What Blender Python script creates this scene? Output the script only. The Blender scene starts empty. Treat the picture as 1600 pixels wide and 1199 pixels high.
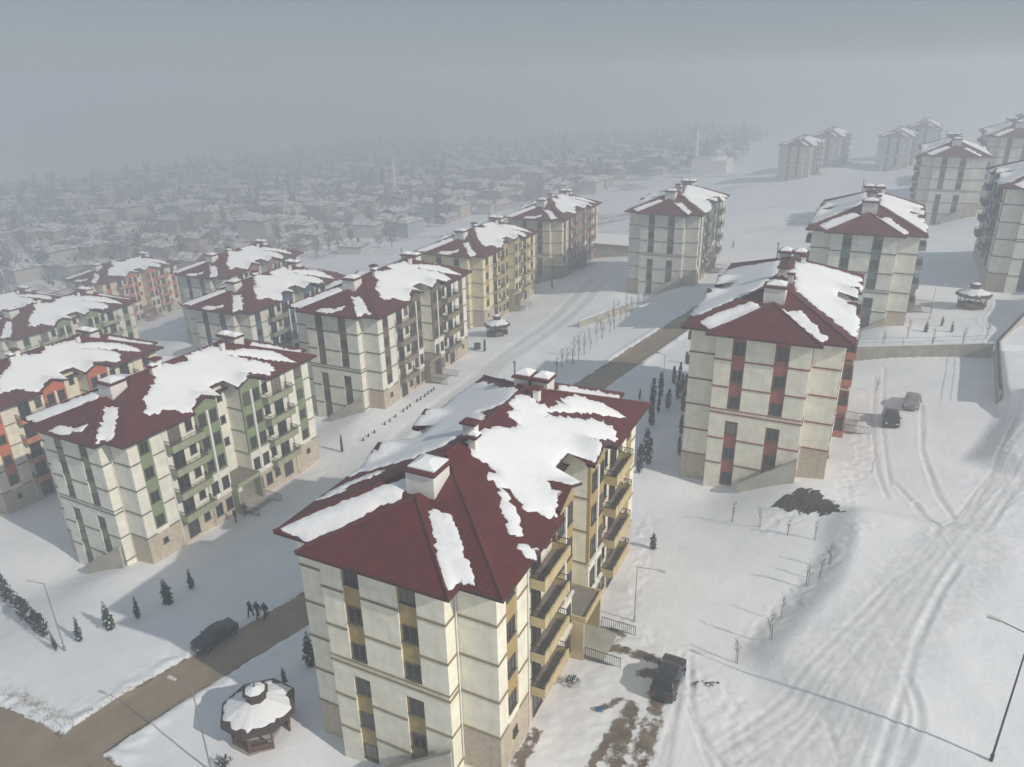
import bpy, bmesh, math, random
import numpy as np
from mathutils import Vector, Matrix, noise as mnoise
from mathutils.geometry import delaunay_2d_cdt, tessellate_polygon

random.seed(7)
scene = bpy.context.scene
col = scene.collection
R = math.radians

# ------------------------------------------------------------------ camera
FPX, PITCH, ROLL, CAMZ = 1162.18, 0.393586, 0.018558, 40.0
cp, sp, cr, sr = math.cos(PITCH), math.sin(PITCH), math.cos(ROLL), math.sin(ROLL)
_f = Vector((0, cp, -sp)); _r0 = Vector((1, 0, 0)); _d0 = Vector((0, -sp, -cp))
_r = cr * _r0 + sr * _d0; _d = -sr * _r0 + cr * _d0
cam_data = bpy.data.cameras.new('camera'); cam = bpy.data.objects.new('camera', cam_data); col.objects.link(cam)
cam.matrix_world = Matrix(((_r.x, -_d.x, -_f.x, 0), (_r.y, -_d.y, -_f.y, 0), (_r.z, -_d.z, -_f.z, CAMZ), (0, 0, 0, 1)))
cam_data.sensor_width = 36.0; cam_data.lens = FPX / 1600 * 36.0
cam_data.clip_start = 0.5; cam_data.clip_end = 8000
scene.camera = cam

# ------------------------------------------------------------------ sky, sun, exposure
SUN_AZ = (math.cos(R(-37)), math.sin(R(-37))); SUN_EL = R(34)
SKY = 0.07; SUN = 3.0; EXPO = 0.33
world = bpy.data.worlds.new('World'); scene.world = world; world.use_nodes = True
wn = world.node_tree.nodes; wl = world.node_tree.links
sky = wn.new('ShaderNodeTexSky'); sky.sky_type = 'NISHITA'; sky.sun_disc = False
sky.sun_elevation = SUN_EL; sky.sun_rotation = math.atan2(SUN_AZ[0], SUN_AZ[1])
sky.altitude = 1200; sky.air_density = 1.0; sky.dust_density = 0.6; sky.ozone_density = 1.0
smog = wn.new('ShaderNodeMix'); smog.data_type = 'RGBA'; smog.inputs[0].default_value = .86   # a thin grey overcast over the clear sky
wl.new(sky.outputs[0], smog.inputs[6]); smog.inputs[7].default_value = (2.95, 3.47, 4.0, 1)
bg = wn['Background']; wl.new(smog.outputs[2], bg.inputs[0]); bg.inputs[1].default_value = SKY
sun_d = bpy.data.lights.new('sun', 'SUN'); sun_d.energy = SUN; sun_d.angle = R(0.6); sun_d.color = (1.0, 0.93, 0.83)
sun_o = bpy.data.objects.new('sun', sun_d); col.objects.link(sun_o)
sd = Vector((SUN_AZ[0] * math.cos(SUN_EL), SUN_AZ[1] * math.cos(SUN_EL), math.sin(SUN_EL)))
sun_o.rotation_euler = sd.to_track_quat('Z', 'Y').to_euler(); sun_o.location = (60, -40, 60)
scene.view_settings.view_transform = 'Standard'; scene.view_settings.look = 'None'
scene.view_settings.exposure = EXPO; scene.view_settings.gamma = 1.0; scene.view_settings.use_curve_mapping = False
cy = scene.cycles
cy.max_bounces = 6; cy.diffuse_bounces = 4; cy.glossy_bounces = 2; cy.transmission_bounces = 2; cy.volume_bounces = 2
cy.transparent_max_bounces = 8; cy.use_denoising = True; cy.caustics_reflective = False; cy.caustics_refractive = False

HAZE_DENSITY = 0.0031
HAZE_COLOR = (0.71, 0.762, 0.82)

# ------------------------------------------------------------------ helpers
def tag(o, label=None, cat=None, group=None, kind=None):
    if label: o['label'] = label
    if cat: o['category'] = cat
    if group: o['group'] = group
    if kind: o['kind'] = kind
    return o

def link(o, parent=None):
    col.objects.link(o)
    if parent: o.parent = parent
    return o

def empty(name, loc, rz=0.0):
    o = bpy.data.objects.new(name, None); o.empty_display_size = 0.3
    o.location = loc; o.rotation_euler = (0, 0, rz); return link(o)

def inst(name, mesh, parent=None, loc=(0, 0, 0), rz=0.0, color=None, scale=None):
    o = bpy.data.objects.new(name, mesh); o.location = loc; o.rotation_euler = (0, 0, rz)
    if color: o.color = (*color, 1)
    if scale: o.scale = scale
    return link(o, parent)

class MB:
    def __init__(s): s.v = []; s.f = []; s.m = []; s.uv = []
    def face(s, pts, mi=0, uv=None):
        i = len(s.v); s.v += [tuple(p) for p in pts]; s.f.append(tuple(range(i, i + len(pts)))); s.m.append(mi)
        s.uv.append(uv)
    def box(s, x0, x1, y0, y1, z0, z1, mi=0):
        if x0 > x1: x0, x1 = x1, x0
        if y0 > y1: y0, y1 = y1, y0
        p = [(x0, y0, z0), (x1, y0, z0), (x1, y1, z0), (x0, y1, z0), (x0, y0, z1), (x1, y0, z1), (x1, y1, z1), (x0, y1, z1)]
        i = len(s.v); s.v += p
        for q in ((0, 3, 2, 1), (4, 5, 6, 7), (0, 1, 5, 4), (1, 2, 6, 5), (2, 3, 7, 6), (3, 0, 4, 7)):
            s.f.append(tuple(i + k for k in q)); s.m.append(mi); s.uv.append(None)
    def prism(s, poly, z0, z1, mi=0):
        n = len(poly); i = len(s.v)
        s.v += [(x, y, z0) for x, y in poly] + [(x, y, z1) for x, y in poly]
        s.f.append(tuple(i + n + k for k in range(n))); s.f.append(tuple(i + k for k in reversed(range(n)))); s.m += [mi, mi]; s.uv += [None, None]
        for k in range(n):
            j = (k + 1) % n; s.f.append((i + k, i + j, i + n + j, i + n + k)); s.m.append(mi); s.uv.append(None)
    def tube(s, a, b, r0, r1=None, n=6, mi=0, cap=True):
        a = Vector(a); b = Vector(b); r1 = r0 if r1 is None else r1
        d = (b - a)
        if d.length < 1e-6: return
        d.normalize(); u = d.orthogonal().normalized(); w = d.cross(u); i = len(s.v)
        for c, r in ((a, r0), (b, r1)):
            for k in range(n):
                t = 2 * math.pi * k / n; s.v.append(tuple(c + r * (math.cos(t) * u + math.sin(t) * w)))
        for k in range(n):
            j = (k + 1) % n; s.f.append((i + k, i + j, i + n + j, i + n + k)); s.m.append(mi); s.uv.append(None)
        if cap:
            s.f.append(tuple(i + n + k for k in range(n))); s.f.append(tuple(i + k for k in reversed(range(n)))); s.m += [mi, mi]; s.uv += [None, None]
    def mesh(s, name, mats, smooth=False):
        me = bpy.data.meshes.new(name); me.from_pydata(s.v, [], s.f)
        for m in (mats if isinstance(mats, (list, tuple)) else [mats]): me.materials.append(m)
        if len(me.materials) > 1: me.polygons.foreach_set('material_index', s.m)
        if any(u is not None for u in s.uv):
            ul = me.uv_layers.new(name='UVMap'); k = 0; buf = []
            for f, u in zip(s.f, s.uv):
                buf += [c for q in (u if u is not None else [(0, 0)] * len(f)) for c in q]
            ul.data.foreach_set('uv', buf)
        if smooth: me.polygons.foreach_set('use_smooth', [True] * len(me.polygons))
        me.update(); return me
    def build(s, name, mats, parent=None, loc=(0, 0, 0), rz=0.0, color=None, smooth=False):
        return inst(name, s.mesh(name, mats, smooth), parent, loc, rz, color)

# ------------------------------------------------------------------ materials
def nodes(name):
    m = bpy.data.materials.new(name); m.use_nodes = True
    nt = m.node_tree; return m, nt, nt.nodes['Principled BSDF']

def mixrgb(nt, fac, a, b, mode='MIX'):
    n = nt.nodes.new('ShaderNodeMix'); n.data_type = 'RGBA'; n.blend_type = mode
    for s, v in ((0, fac), (6, a), (7, b)):
        if hasattr(v, 'is_linked') or hasattr(v, 'links'): nt.links.new(v, n.inputs[s])
        elif s == 0: n.inputs[0].default_value = v
        else: n.inputs[s].default_value = (*v, 1)
    return n.outputs[2]

def noise_fac(nt, scale, detail=4, lo=0.35, hi=0.65, coord='Object', stretch=None, rough=0.55):
    tc = nt.nodes.new('ShaderNodeTexCoord'); src = tc.outputs[coord]
    if stretch:
        mp = nt.nodes.new('ShaderNodeMapping'); mp.inputs['Scale'].default_value = stretch
        nt.links.new(src, mp.inputs[0]); src = mp.outputs[0]
    n = nt.nodes.new('ShaderNodeTexNoise'); n.inputs['Scale'].default_value = scale; n.inputs['Detail'].default_value = detail
    n.inputs['Roughness'].default_value = rough
    nt.links.new(src, n.inputs['Vector'])
    r = nt.nodes.new('ShaderNodeMapRange'); r.inputs[1].default_value = lo; r.inputs[2].default_value = hi
    nt.links.new(n.outputs[0], r.inputs[0]); return r.outputs[0]

def bump(nt, bsdf, height, strength, dist=0.05):
    b = nt.nodes.new('ShaderNodeBump'); b.inputs['Strength'].default_value = strength; b.inputs['Distance'].default_value = dist
    nt.links.new(height, b.inputs['Height']); nt.links.new(b.outputs[0], bsdf.inputs['Normal'])

def plain(name, c, rough=0.7, var=0.12, scale=1.5, metal=0.0, streak=False):
    m, nt, b = nodes(name)
    f = noise_fac(nt, scale, 5, 0.3, 0.7)
    dark = tuple(x * (1 - var) for x in c); light = tuple(min(1, x * (1 + var * 0.6)) for x in c)
    o = mixrgb(nt, f, dark, light)
    if streak:
        g = noise_fac(nt, 1.0, 3, 0.5, 0.8, stretch=(1.6, 1.6, 0.12))
        g2 = nt.nodes.new('ShaderNodeMath'); g2.operation = 'MULTIPLY'; g2.inputs[1].default_value = 0.35; nt.links.new(g, g2.inputs[0])
        o = mixrgb(nt, g2.outputs[0], o, tuple(x * 0.72 for x in c))
    nt.links.new(o, b.inputs['Base Color']); b.inputs['Roughness'].default_value = rough; b.inputs['Metallic'].default_value = metal
    return m

def tinted(name, rough=0.75, var=0.14, scale=1.2, mul=1.0, streak=True):
    """paint whose colour is the object's own colour"""
    m, nt, b = nodes(name)
    oi = nt.nodes.new('ShaderNodeObjectInfo')
    f = noise_fac(nt, scale, 5, 0.3, 0.7)
    d = mixrgb(nt, 1.0, oi.outputs['Color'], (mul * (1 - var),) * 3, 'MULTIPLY')
    l = mixrgb(nt, 1.0, oi.outputs['Color'], (mul * (1 + var * .5),) * 3, 'MULTIPLY')
    o = mixrgb(nt, f, d, l)
    if streak:
        g = noise_fac(nt, 1.0, 3, 0.5, 0.85, stretch=(1.8, 1.8, 0.1))
        g2 = nt.nodes.new('ShaderNodeMath'); g2.operation = 'MULTIPLY'; g2.inputs[1].default_value = 0.5; nt.links.new(g, g2.inputs[0])
        o = mixrgb(nt, g2.outputs[0], o, mixrgb(nt, 1.0, o, (.7, .7, .68), 'MULTIPLY'))
    nt.links.new(o, b.inputs['Base Color']); b.inputs['Roughness'].default_value = rough
    return m

M = {}
M['paint'] = tinted('painted_render', 0.8)
M['panel'] = tinted('accent_paint', 0.75)
M['trim'] = tinted('trim_paint', 0.7, streak=False)
M['white'] = plain('white_paint', (.74, .73, .68), .6, .08)
M['stone'] = tinted('base_stone', .85, .22, 2.5)
M['concrete'] = plain('concrete', (.42, .39, .335), .9, .25, .8, streak=True)
M['metal'] = plain('dark_metal', (.045, .042, .04), .5, .2, 3)
M['galv'] = plain('galvanised_pole', (.30, .31, .32), .5, .12, 3, metal=.4)
M['rust'] = plain('rusty_pole', (.07, .055, .05), .7, .2, 3)
M['wood'] = plain('brown_wood', (.13, .068, .04), .75, .3, 4)
M['dwood'] = plain('dark_wood', (.06, .04, .03), .75, .25, 4)
M['bark'] = plain('bark', (.075, .06, .048), .9, .3, 6)
M['twig'] = plain('twig', (.11, .09, .075), .9, .25, 6)
M['tyre'] = plain('tyre_rubber', (.02, .02, .02), .85, .2, 6)
M['rim'] = plain('wheel_rim', (.35, .35, .36), .35, .1, 6, metal=.7)
M['lamp'] = plain('lamp_lens', (.62, .6, .55), .3, .05, 4)
M['red_lens'] = plain('red_lens', (.25, .02, .015), .3, .05, 4)
M['cloth_dark'] = plain('dark_cloth', (.022, .022, .027), .9, .3, 8)
M['skin'] = plain('skin', (.42, .25, .18), .6, .1, 8)
M['blue'] = plain('blue_plastic', (.02, .12, .24), .5, .2, 4)
M['earth'] = plain('dark_earth', (.06, .052, .046), .95, .6, 3.5)
M['floor'] = plain('balcony_floor', (.20, .175, .15), .85, .25, 2)
M['tan'] = plain('tan_wall', (.46, .36, .25), .85, .2, 1.5, streak=True)

def glass():
    m, nt, b = nodes('window_glass')
    oi = nt.nodes.new('ShaderNodeObjectInfo')
    rp = nt.nodes.new('ShaderNodeValToRGB'); e = rp.color_ramp.elements
    e[0].position = 0.0; e[0].color = (.018, .02, .022, 1); e[1].position = .84; e[1].color = (.035, .035, .034, 1)
    x = rp.color_ramp.elements.new(.87); x.color = (.14, .125, .105, 1); x = rp.color_ramp.elements.new(1.0); x.color = (.22, .19, .16, 1)
    nt.links.new(oi.outputs['Random'], rp.inputs[0]); nt.links.new(rp.outputs[0], b.inputs['Base Color'])
    b.inputs['Roughness'].default_value = .12; return m
M['glass'] = glass()
m, nt, b = nodes('car_glass'); b.inputs['Base Color'].default_value = (.012, .014, .016, 1); b.inputs['Roughness'].default_value = .08; M['car_glass'] = m

def car_paint():
    m, nt, b = nodes('car_paint'); oi = nt.nodes.new('ShaderNodeObjectInfo')
    f = noise_fac(nt, 2.2, 5, .45, .75)
    f2 = nt.nodes.new('ShaderNodeMath'); f2.operation = 'MULTIPLY'; f2.inputs[1].default_value = .35; nt.links.new(f, f2.inputs[0])
    nt.links.new(mixrgb(nt, f2.outputs[0], oi.outputs['Color'], (.13, .12, .105)), b.inputs['Base Color'])
    b.inputs['Roughness'].default_value = .38; b.inputs['Coat Weight'].default_value = .4; return m
M['car'] = car_paint()

def tiles():
    m, nt, b = nodes('roof_tiles')
    uv = nt.nodes.new('ShaderNodeUVMap'); sep = nt.nodes.new('ShaderNodeSeparateXYZ'); nt.links.new(uv.outputs[0], sep.inputs[0])
    def mth(op, a, bb=None):
        n = nt.nodes.new('ShaderNodeMath'); n.operation = op
        for i, v in enumerate((a, bb)):
            if v is None: continue
            if isinstance(v, (int, float)): n.inputs[i].default_value = v
            else: nt.links.new(v, n.inputs[i])
        return n.outputs[0]
    u = mth('MULTIPLY', sep.outputs[0], 2 * math.pi / .205); v = mth('FRACT', mth('DIVIDE', sep.outputs[1], .36))
    ribs = mth('MULTIPLY', mth('ADD', mth('SINE', u), 1.0), .5)
    h = mth('ADD', mth('MULTIPLY', ribs, .7), mth('MULTIPLY', v, -.6))
    f = noise_fac(nt, .9, 6, .3, .7); f2 = noise_fac(nt, 14, 2, .3, .7)
    base = mixrgb(nt, f, (.085, .010, .009), (.145, .0165, .0125))
    base = mixrgb(nt, mth('MULTIPLY', f2, .4), base, (.11, .03, .024))
    gap = mth('MULTIPLY', mth('LESS_THAN', v, .16), .5)
    base = mixrgb(nt, gap, base, (.04, .009, .008))
    base = mixrgb(nt, mth('MULTIPLY', mth('LESS_THAN', ribs, .2), .4), base, (.048, .010, .009))
    fr = noise_fac(nt, 2.3, 8, .66, .70, rough=.75); fr2 = noise_fac(nt, .35, 3, .52, .66)
    base = mixrgb(nt, mth('MULTIPLY', mth('MULTIPLY', fr, fr2), .8), base, (.62, .62, .63))
    nt.links.new(base, b.inputs['Base Color']); b.inputs['Roughness'].default_value = .62
    bump(nt, b, h, .5, .04); return m
M['tiles'] = tiles()
M['tile_edge'] = plain('roof_edge', (.10, .022, .018), .7, .2, 2)
M['fascia'] = plain('roof_fascia', (.055, .018, .015), .7, .2, 2)

def snow_mat(name, ground=False):
    m, nt, b = nodes(name)
    f = noise_fac(nt, .22, 6, .35, .65); f2 = noise_fac(nt, 2.6, 6, .3, .7)
    c = mixrgb(nt, f, (.80, .81, .83), (.87, .87, .88))
    if ground:
        at = nt.nodes.new('ShaderNodeAttribute'); at.attribute_name = 'ground_mask'
        sp_ = nt.nodes.new('ShaderNodeSeparateColor'); nt.links.new(at.outputs['Color'], sp_.inputs[0])
        def thr(src, scale, wid, amp):
            nf = noise_fac(nt, scale, 6, .2, .8, rough=.7)
            a = nt.nodes.new('ShaderNodeMath'); a.operation = 'MULTIPLY_ADD'; nt.links.new(nf, a.inputs[0]); a.inputs[1].default_value = amp
            nt.links.new(src, a.inputs[2])
            r = nt.nodes.new('ShaderNodeMapRange'); r.inputs[1].default_value = .5 + amp * .5 - wid; r.inputs[2].default_value = .5 + amp * .5 + wid
            r.interpolation_type = 'SMOOTHSTEP'; nt.links.new(a.outputs[0], r.inputs[0]); return r.outputs[0]
        packed = thr(sp_.outputs[1], 1.3, .35, .5)
        mul = nt.nodes.new('ShaderNodeMath'); mul.operation = 'MULTIPLY'; mul.inputs[1].default_value = .6; nt.links.new(packed, mul.inputs[0])
        c = mixrgb(nt, mul.outputs[0], c, (.50, .495, .485))
        far = noise_fac(nt, .035, 8, .52, .72, rough=.75)
        mf = nt.nodes.new('ShaderNodeMath'); mf.operation = 'MULTIPLY'; nt.links.new(far, mf.inputs[0]); nt.links.new(sp_.outputs[2], mf.inputs[1])
        c = mixrgb(nt, mf.outputs[0], c, (.10, .09, .08))
        mudf = noise_fac(nt, 1.1, 5, .3, .7)
        c = mixrgb(nt, thr(sp_.outputs[0], 1.0, .16, 1.25), c, mixrgb(nt, mudf, (.11, .085, .06), (.26, .205, .15)))
        f3 = noise_fac(nt, .5, 4, .3, .7)
        ad = nt.nodes.new('ShaderNodeMath'); ad.operation = 'MULTIPLY_ADD'; nt.links.new(f3, ad.inputs[0]); ad.inputs[1].default_value = 1.6; nt.links.new(f2, ad.inputs[2])
        bump(nt, b, ad.outputs[0], .22, .06)
    else:
        bump(nt, b, f2, .35, .05)
    nt.links.new(c, b.inputs['Base Color']); b.inputs['Roughness'].default_value = .75
    b.inputs['Specular IOR Level'].default_value = .25
    return m
def thin_snow():
    m = snow_mat('melting_roof_snow'); nt = m.node_tree; b = nt.nodes['Principled BSDF']; src = b.inputs['Base Color'].links[0].from_socket
    at = nt.nodes.new('ShaderNodeAttribute'); at.attribute_name = 'depth'
    nf = noise_fac(nt, 5.5, 6, .25, .75, rough=.7); nb = noise_fac(nt, .7, 3, .3, .7)
    a = nt.nodes.new('ShaderNodeMath'); a.operation = 'MULTIPLY_ADD'; nt.links.new(nf, a.inputs[0]); a.inputs[1].default_value = .75; nt.links.new(at.outputs['Fac'], a.inputs[2])
    a2 = nt.nodes.new('ShaderNodeMath'); a2.operation = 'MULTIPLY_ADD'; nt.links.new(nb, a2.inputs[0]); a2.inputs[1].default_value = .45; nt.links.new(a.outputs[0], a2.inputs[2])
    r = nt.nodes.new('ShaderNodeMapRange'); r.inputs[1].default_value = .50; r.inputs[2].default_value = .68; nt.links.new(a2.outputs[0], r.inputs[0])
    nt.links.new(mixrgb(nt, r.outputs[0], (.10, .03, .026), src), b.inputs['Base Color']); return m
M['thin_snow'] = thin_snow()
M['snow'] = snow_mat('roof_snow'); M['gsnow'] = snow_mat('ground_snow', True)

def road_mat():
    m, nt, b = nodes('wet_road')
    f = noise_fac(nt, .35, 6, .3, .7); f2 = noise_fac(nt, 6, 5, .3, .7)
    c = mixrgb(nt, f, (.25, .19, .125), (.36, .28, .19))
    g = nt.nodes.new('ShaderNodeMath'); g.operation = 'MULTIPLY'; g.inputs[1].default_value = .35; nt.links.new(f2, g.inputs[0])
    c = mixrgb(nt, g.outputs[0], c, (.19, .15, .11))
    nt.links.new(c, b.inputs['Base Color']); b.inputs['Roughness'].default_value = .6; bump(nt, b, f2, .2, .02); return m
M['road'] = road_mat()

def needles(name, a, bb):
    m, nt, b = nodes(name); f = noise_fac(nt, 3.5, 4, .3, .7)
    nt.links.new(mixrgb(nt, f, a, bb), b.inputs['Base Color']); b.inputs['Roughness'].default_value = .85; return m
M['spruce'] = needles('spruce_needles', (.022, .040, .034), (.05, .075, .062))
M['cypress'] = needles('cypress_needles', (.025, .036, .026), (.05, .06, .042))
M['juniper'] = needles('juniper_needles', (.022, .023, .018), (.05, .046, .034))
M['thicket'] = needles('bare_twigs', (.10, .095, .09), (.17, .155, .14))
M['straw'] = plain('dry_grass', (.30, .25, .17), .9, .25, 5)

# ------------------------------------------------------------------ building positions (x, y, z of ground on the entrance side, heading)
POSE = {
 'A': (-7.355, 36.107, .381, -.4564), 'H': (24.145, 66.753, 2.924, -.4432), 'B': (-43.876, 67.874, -6.286, -.4757),
 'D': (-24.575, 100.016, -4.019, -.4289), 'E': (-11.571, 144.904, -6.224, -.4375), 'F': (6.026, 177.105, -5.351, -.4373),
 'G': (30.688, 148.223, .328, -.4456), 'I': (50.313, 104.877, 4.674, -.4638), 'J': (109.457, 188.497, 5.806, -.4619),
 'K': (86.184, 118.243, 8.029, -.4557), 'P': (-120.916, 207.321, -26.03, -.449), 'Q': (-100.027, 136.73, -18.342, -.4368),
 'N': (-51.112, 125.314, -10.69, -.4204), 'O': (-70.001, 164.262, -14.34, -.4298), 'L': (131.656, 354.771, -6.111, -.4548),
 'M': (182.767, 366.966, -4.083, -.4564), 'C': (-71.429, 85.64, -11.116, -.4580)}
_ya = R(26.1)
def shifted(n, al, ac, dz):
    x, y, z, a = POSE[n]
    return (x + math.sin(_ya) * al + math.cos(_ya) * ac, y + math.cos(_ya) * al - math.sin(_ya) * ac, z + dz, a)
POSE['J2'] = shifted('J', 37, 17, 2); POSE['J3'] = shifted('J', 72, 30, 4.5)
for _n, _a in (('L', -.60), ('M', -.56)): POSE[_n] = (*POSE[_n][:3], _a)
POSE['L2'] = shifted('L', 42, 9.5, 1); POSE['M2'] = shifted('M', 38, 12, 2); POSE['R'] = shifted('Q', 12, -42, -7)

def loc2w(n, x, y):
    X, Y, Z, a = POSE[n]; c, s = math.cos(a), math.sin(a)
    return (X + c * x - s * y, Y + s * x + c * y)

# ------------------------------------------------------------------ terrain
CTRL = []
for n, (X, Y, Z, a) in POSE.items():
    for x, y, dz in ((9, -1, 0), (9, 13, 0), (9, 27, 0), (5, -3.4, 0), (-3, -3.4, -3.0), (-9, -2, -3.0), (-9, 13, -2.8), (-9, 27, -2.8), (0, 30, -1.2)):
        CTRL.append((*loc2w(n, x, y), Z + dz))
for x, y, z in ((-14, -8, -3.3), (-33, -7, -5.2), (-14, 32, -2.3), (30, 30, 3.0), (34, 13, 2.2), (45, 32, 4.5), (20, -10, .8), (48, -10, 3.4), (14, 34, .9)):
    CTRL.append((*loc2w('A', x, y), z))
CTRL += [(-200, 300, -31), (-100, 290, -27), (0, 300, -21), (60, 420, -17), (-300, 500, -36), (-150, 600, -37), (100, 620, -24), (330, 520, 0),
         (270, 260, 15), (170, 110, 16), (120, 20, 9), (-200, 60, -33), (-150, 0, -25), (-60, -30, -9), (0, -60, -1), (70, -70, 5), (250, 0, 18),
         (-300, 200, -36), (-600, 600, -40), (0, 1000, -38), (700, 600, 14), (600, 1000, 0), (-600, 0, -38), (-900, 1000, -40), (0, 1500, -40),
         (900, 1400, 0), (-1200, 400, -40), (1200, 400, 22), (-1200, 1500, -40), (1200, 1500, 5), (0, -250, -4), (-500, -250, -34), (500, -250, 20)]
_C = np.array(CTRL)
def _tps(r2): return np.where(r2 > 1e-9, r2 * np.log(np.maximum(r2, 1e-9)), 0.0) * .5
def _solve():
    S_ = 100.0; p = _C[:, :2] / S_; n = len(p)
    K = _tps(((p[:, None] - p[None]) ** 2).sum(-1)) + np.eye(n) * 2e-4
    Pm = np.hstack([np.ones((n, 1)), p]); A_ = np.zeros((n + 3, n + 3)); A_[:n, :n] = K; A_[:n, n:] = Pm; A_[n:, :n] = Pm.T
    return np.linalg.solve(A_, np.concatenate([_C[:, 2], np.zeros(3)])), p
_w, _p = _solve()
def _hash(ix, iy, k):
    h = (ix * 374761393 + iy * 668265263 + k * 974634521) & 0xffffffff
    h = ((h ^ (h >> 13)) * 1274126177) & 0xffffffff
    return ((h ^ (h >> 16)) & 0xffff) / 65535.0
def vnoise(x, y, k=0):
    ix = np.floor(x).astype(np.int64); iy = np.floor(y).astype(np.int64); fx = x - ix; fy = y - iy
    fx = fx * fx * (3 - 2 * fx); fy = fy * fy * (3 - 2 * fy)
    a, b_, c, d = _hash(ix, iy, k), _hash(ix + 1, iy, k), _hash(ix, iy + 1, k), _hash(ix + 1, iy + 1, k)
    return (a * (1 - fx) + b_ * fx) * (1 - fy) + (c * (1 - fx) + d * fx) * fy - .5
def sstep(a, b_, x): t = np.clip((x - a) / (b_ - a), 0, 1); return t * t * (3 - 2 * t)
def pl_dist(x, y, pts):
    """distance to a polyline, signed side (+ = right of travel), and position along it 0..1"""
    best = np.full(x.shape, 1e9); side = np.zeros(x.shape); along = np.zeros(x.shape); n = len(pts) - 1
    for i in range(n):
        ax, ay = pts[i]; bx, by = pts[i + 1]; dx, dy = bx - ax, by - ay; l2 = dx * dx + dy * dy
        t = np.clip(((x - ax) * dx + (y - ay) * dy) / l2, 0, 1)
        qx, qy = x - ax - t * dx, y - ay - t * dy; d = np.hypot(qx, qy); mk = d < best
        best = np.where(mk, d, best); side = np.where(mk, np.sign(qx * dy - qy * dx), side); along = np.where(mk, (i + t) / n, along)
    return best, side, along
def ray(u, v):
    d = _f + ((u - 800) / FPX) * _r + ((v - 599.5) / FPX) * _d
    return d
def on_plane(u, v, z):
    d = ray(u, v); t = (z - CAMZ) / d.z; return (d.x * t, d.y * t)
# banks and kerbs of snow on the ground, as polylines
BANKS = [  # (points, rise on the right-hand side, width)
 ([on_plane(u, v, .8) for u, v in ((1120, 1045), (1167, 1000), (1220, 950), (1250, 920), (1265, 880), (1272, 845), (1282, 808))], 1.15, 3.6),
 ([on_plane(u, v, 2.5) for u, v in ((1485, 745), (1515, 712), (1545, 676), (1562, 655))], 1.5, 4.0),
]
ROAD1 = [loc2w('A', x, y) for x, y in ((-25, -18), (-23.7, -10), (-22.7, -4.8), (-21.7, -1.4), (-20, 4), (-17.8, 10.8), (-16, 20), (-14.4, 34), (-13, 48), (-11.7, 60), (-9.6, 71), (-7.3, 82), (-4.6, 93), (-1.5, 106), (2, 122))]
ROAD2 = [loc2w('A', x, y) for x, y in ((-60, -12.2), (-45, -12.3), (-33, -12.4), (-25, -12.6), (-12, -13.5), (0, -16))]
R1W, R2W = 2.3, 5.3
def wl_(pts, z): return [on_plane(u, v, z) for u, v in pts]
def mixpath(a, b, t, seed, z, t1=None):
    out = []
    for k in range(13):
        f = k / 12
        def on(p):
            q = f * (len(p) - 1); i = min(int(q), len(p) - 2); r = q - i; return (p[i][0] + (p[i + 1][0] - p[i][0]) * r, p[i][1] + (p[i + 1][1] - p[i][1]) * r)
        (u0, v0), (u1, v1) = on(a), on(b); tt = t + ((t if t1 is None else t1) - t) * f + .05 * math.sin(f * 5 + seed)
        out.append(on_plane(u0 + (u1 - u0) * tt, v0 + (v1 - v0) * tt, z))
    return out
PACK = [on_plane(u, v, 1.6) for u, v in ((1620, 750), (1500, 895), (1400, 985), (1300, 1090), (1190, 1205))]
TRACK_L = ((1090, 1168), (1204, 1103), (1303, 1016), (1384, 935), (1450, 868), (1520, 780), (1600, 690))
TRACK_R = ((1366, 1210), (1388, 1150), (1420, 1040), (1470, 948), (1520, 880), (1570, 838), (1630, 800))
_rt = random.Random(4)
RUTS = [(mixpath(TRACK_L, TRACK_R, _rt.uniform(.04, .96), k * 1.7, 1.8, _rt.uniform(.1, .9)), _rt.uniform(.11, .2), _rt.uniform(.02, .07)) for k in range(1, 17)]
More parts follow.
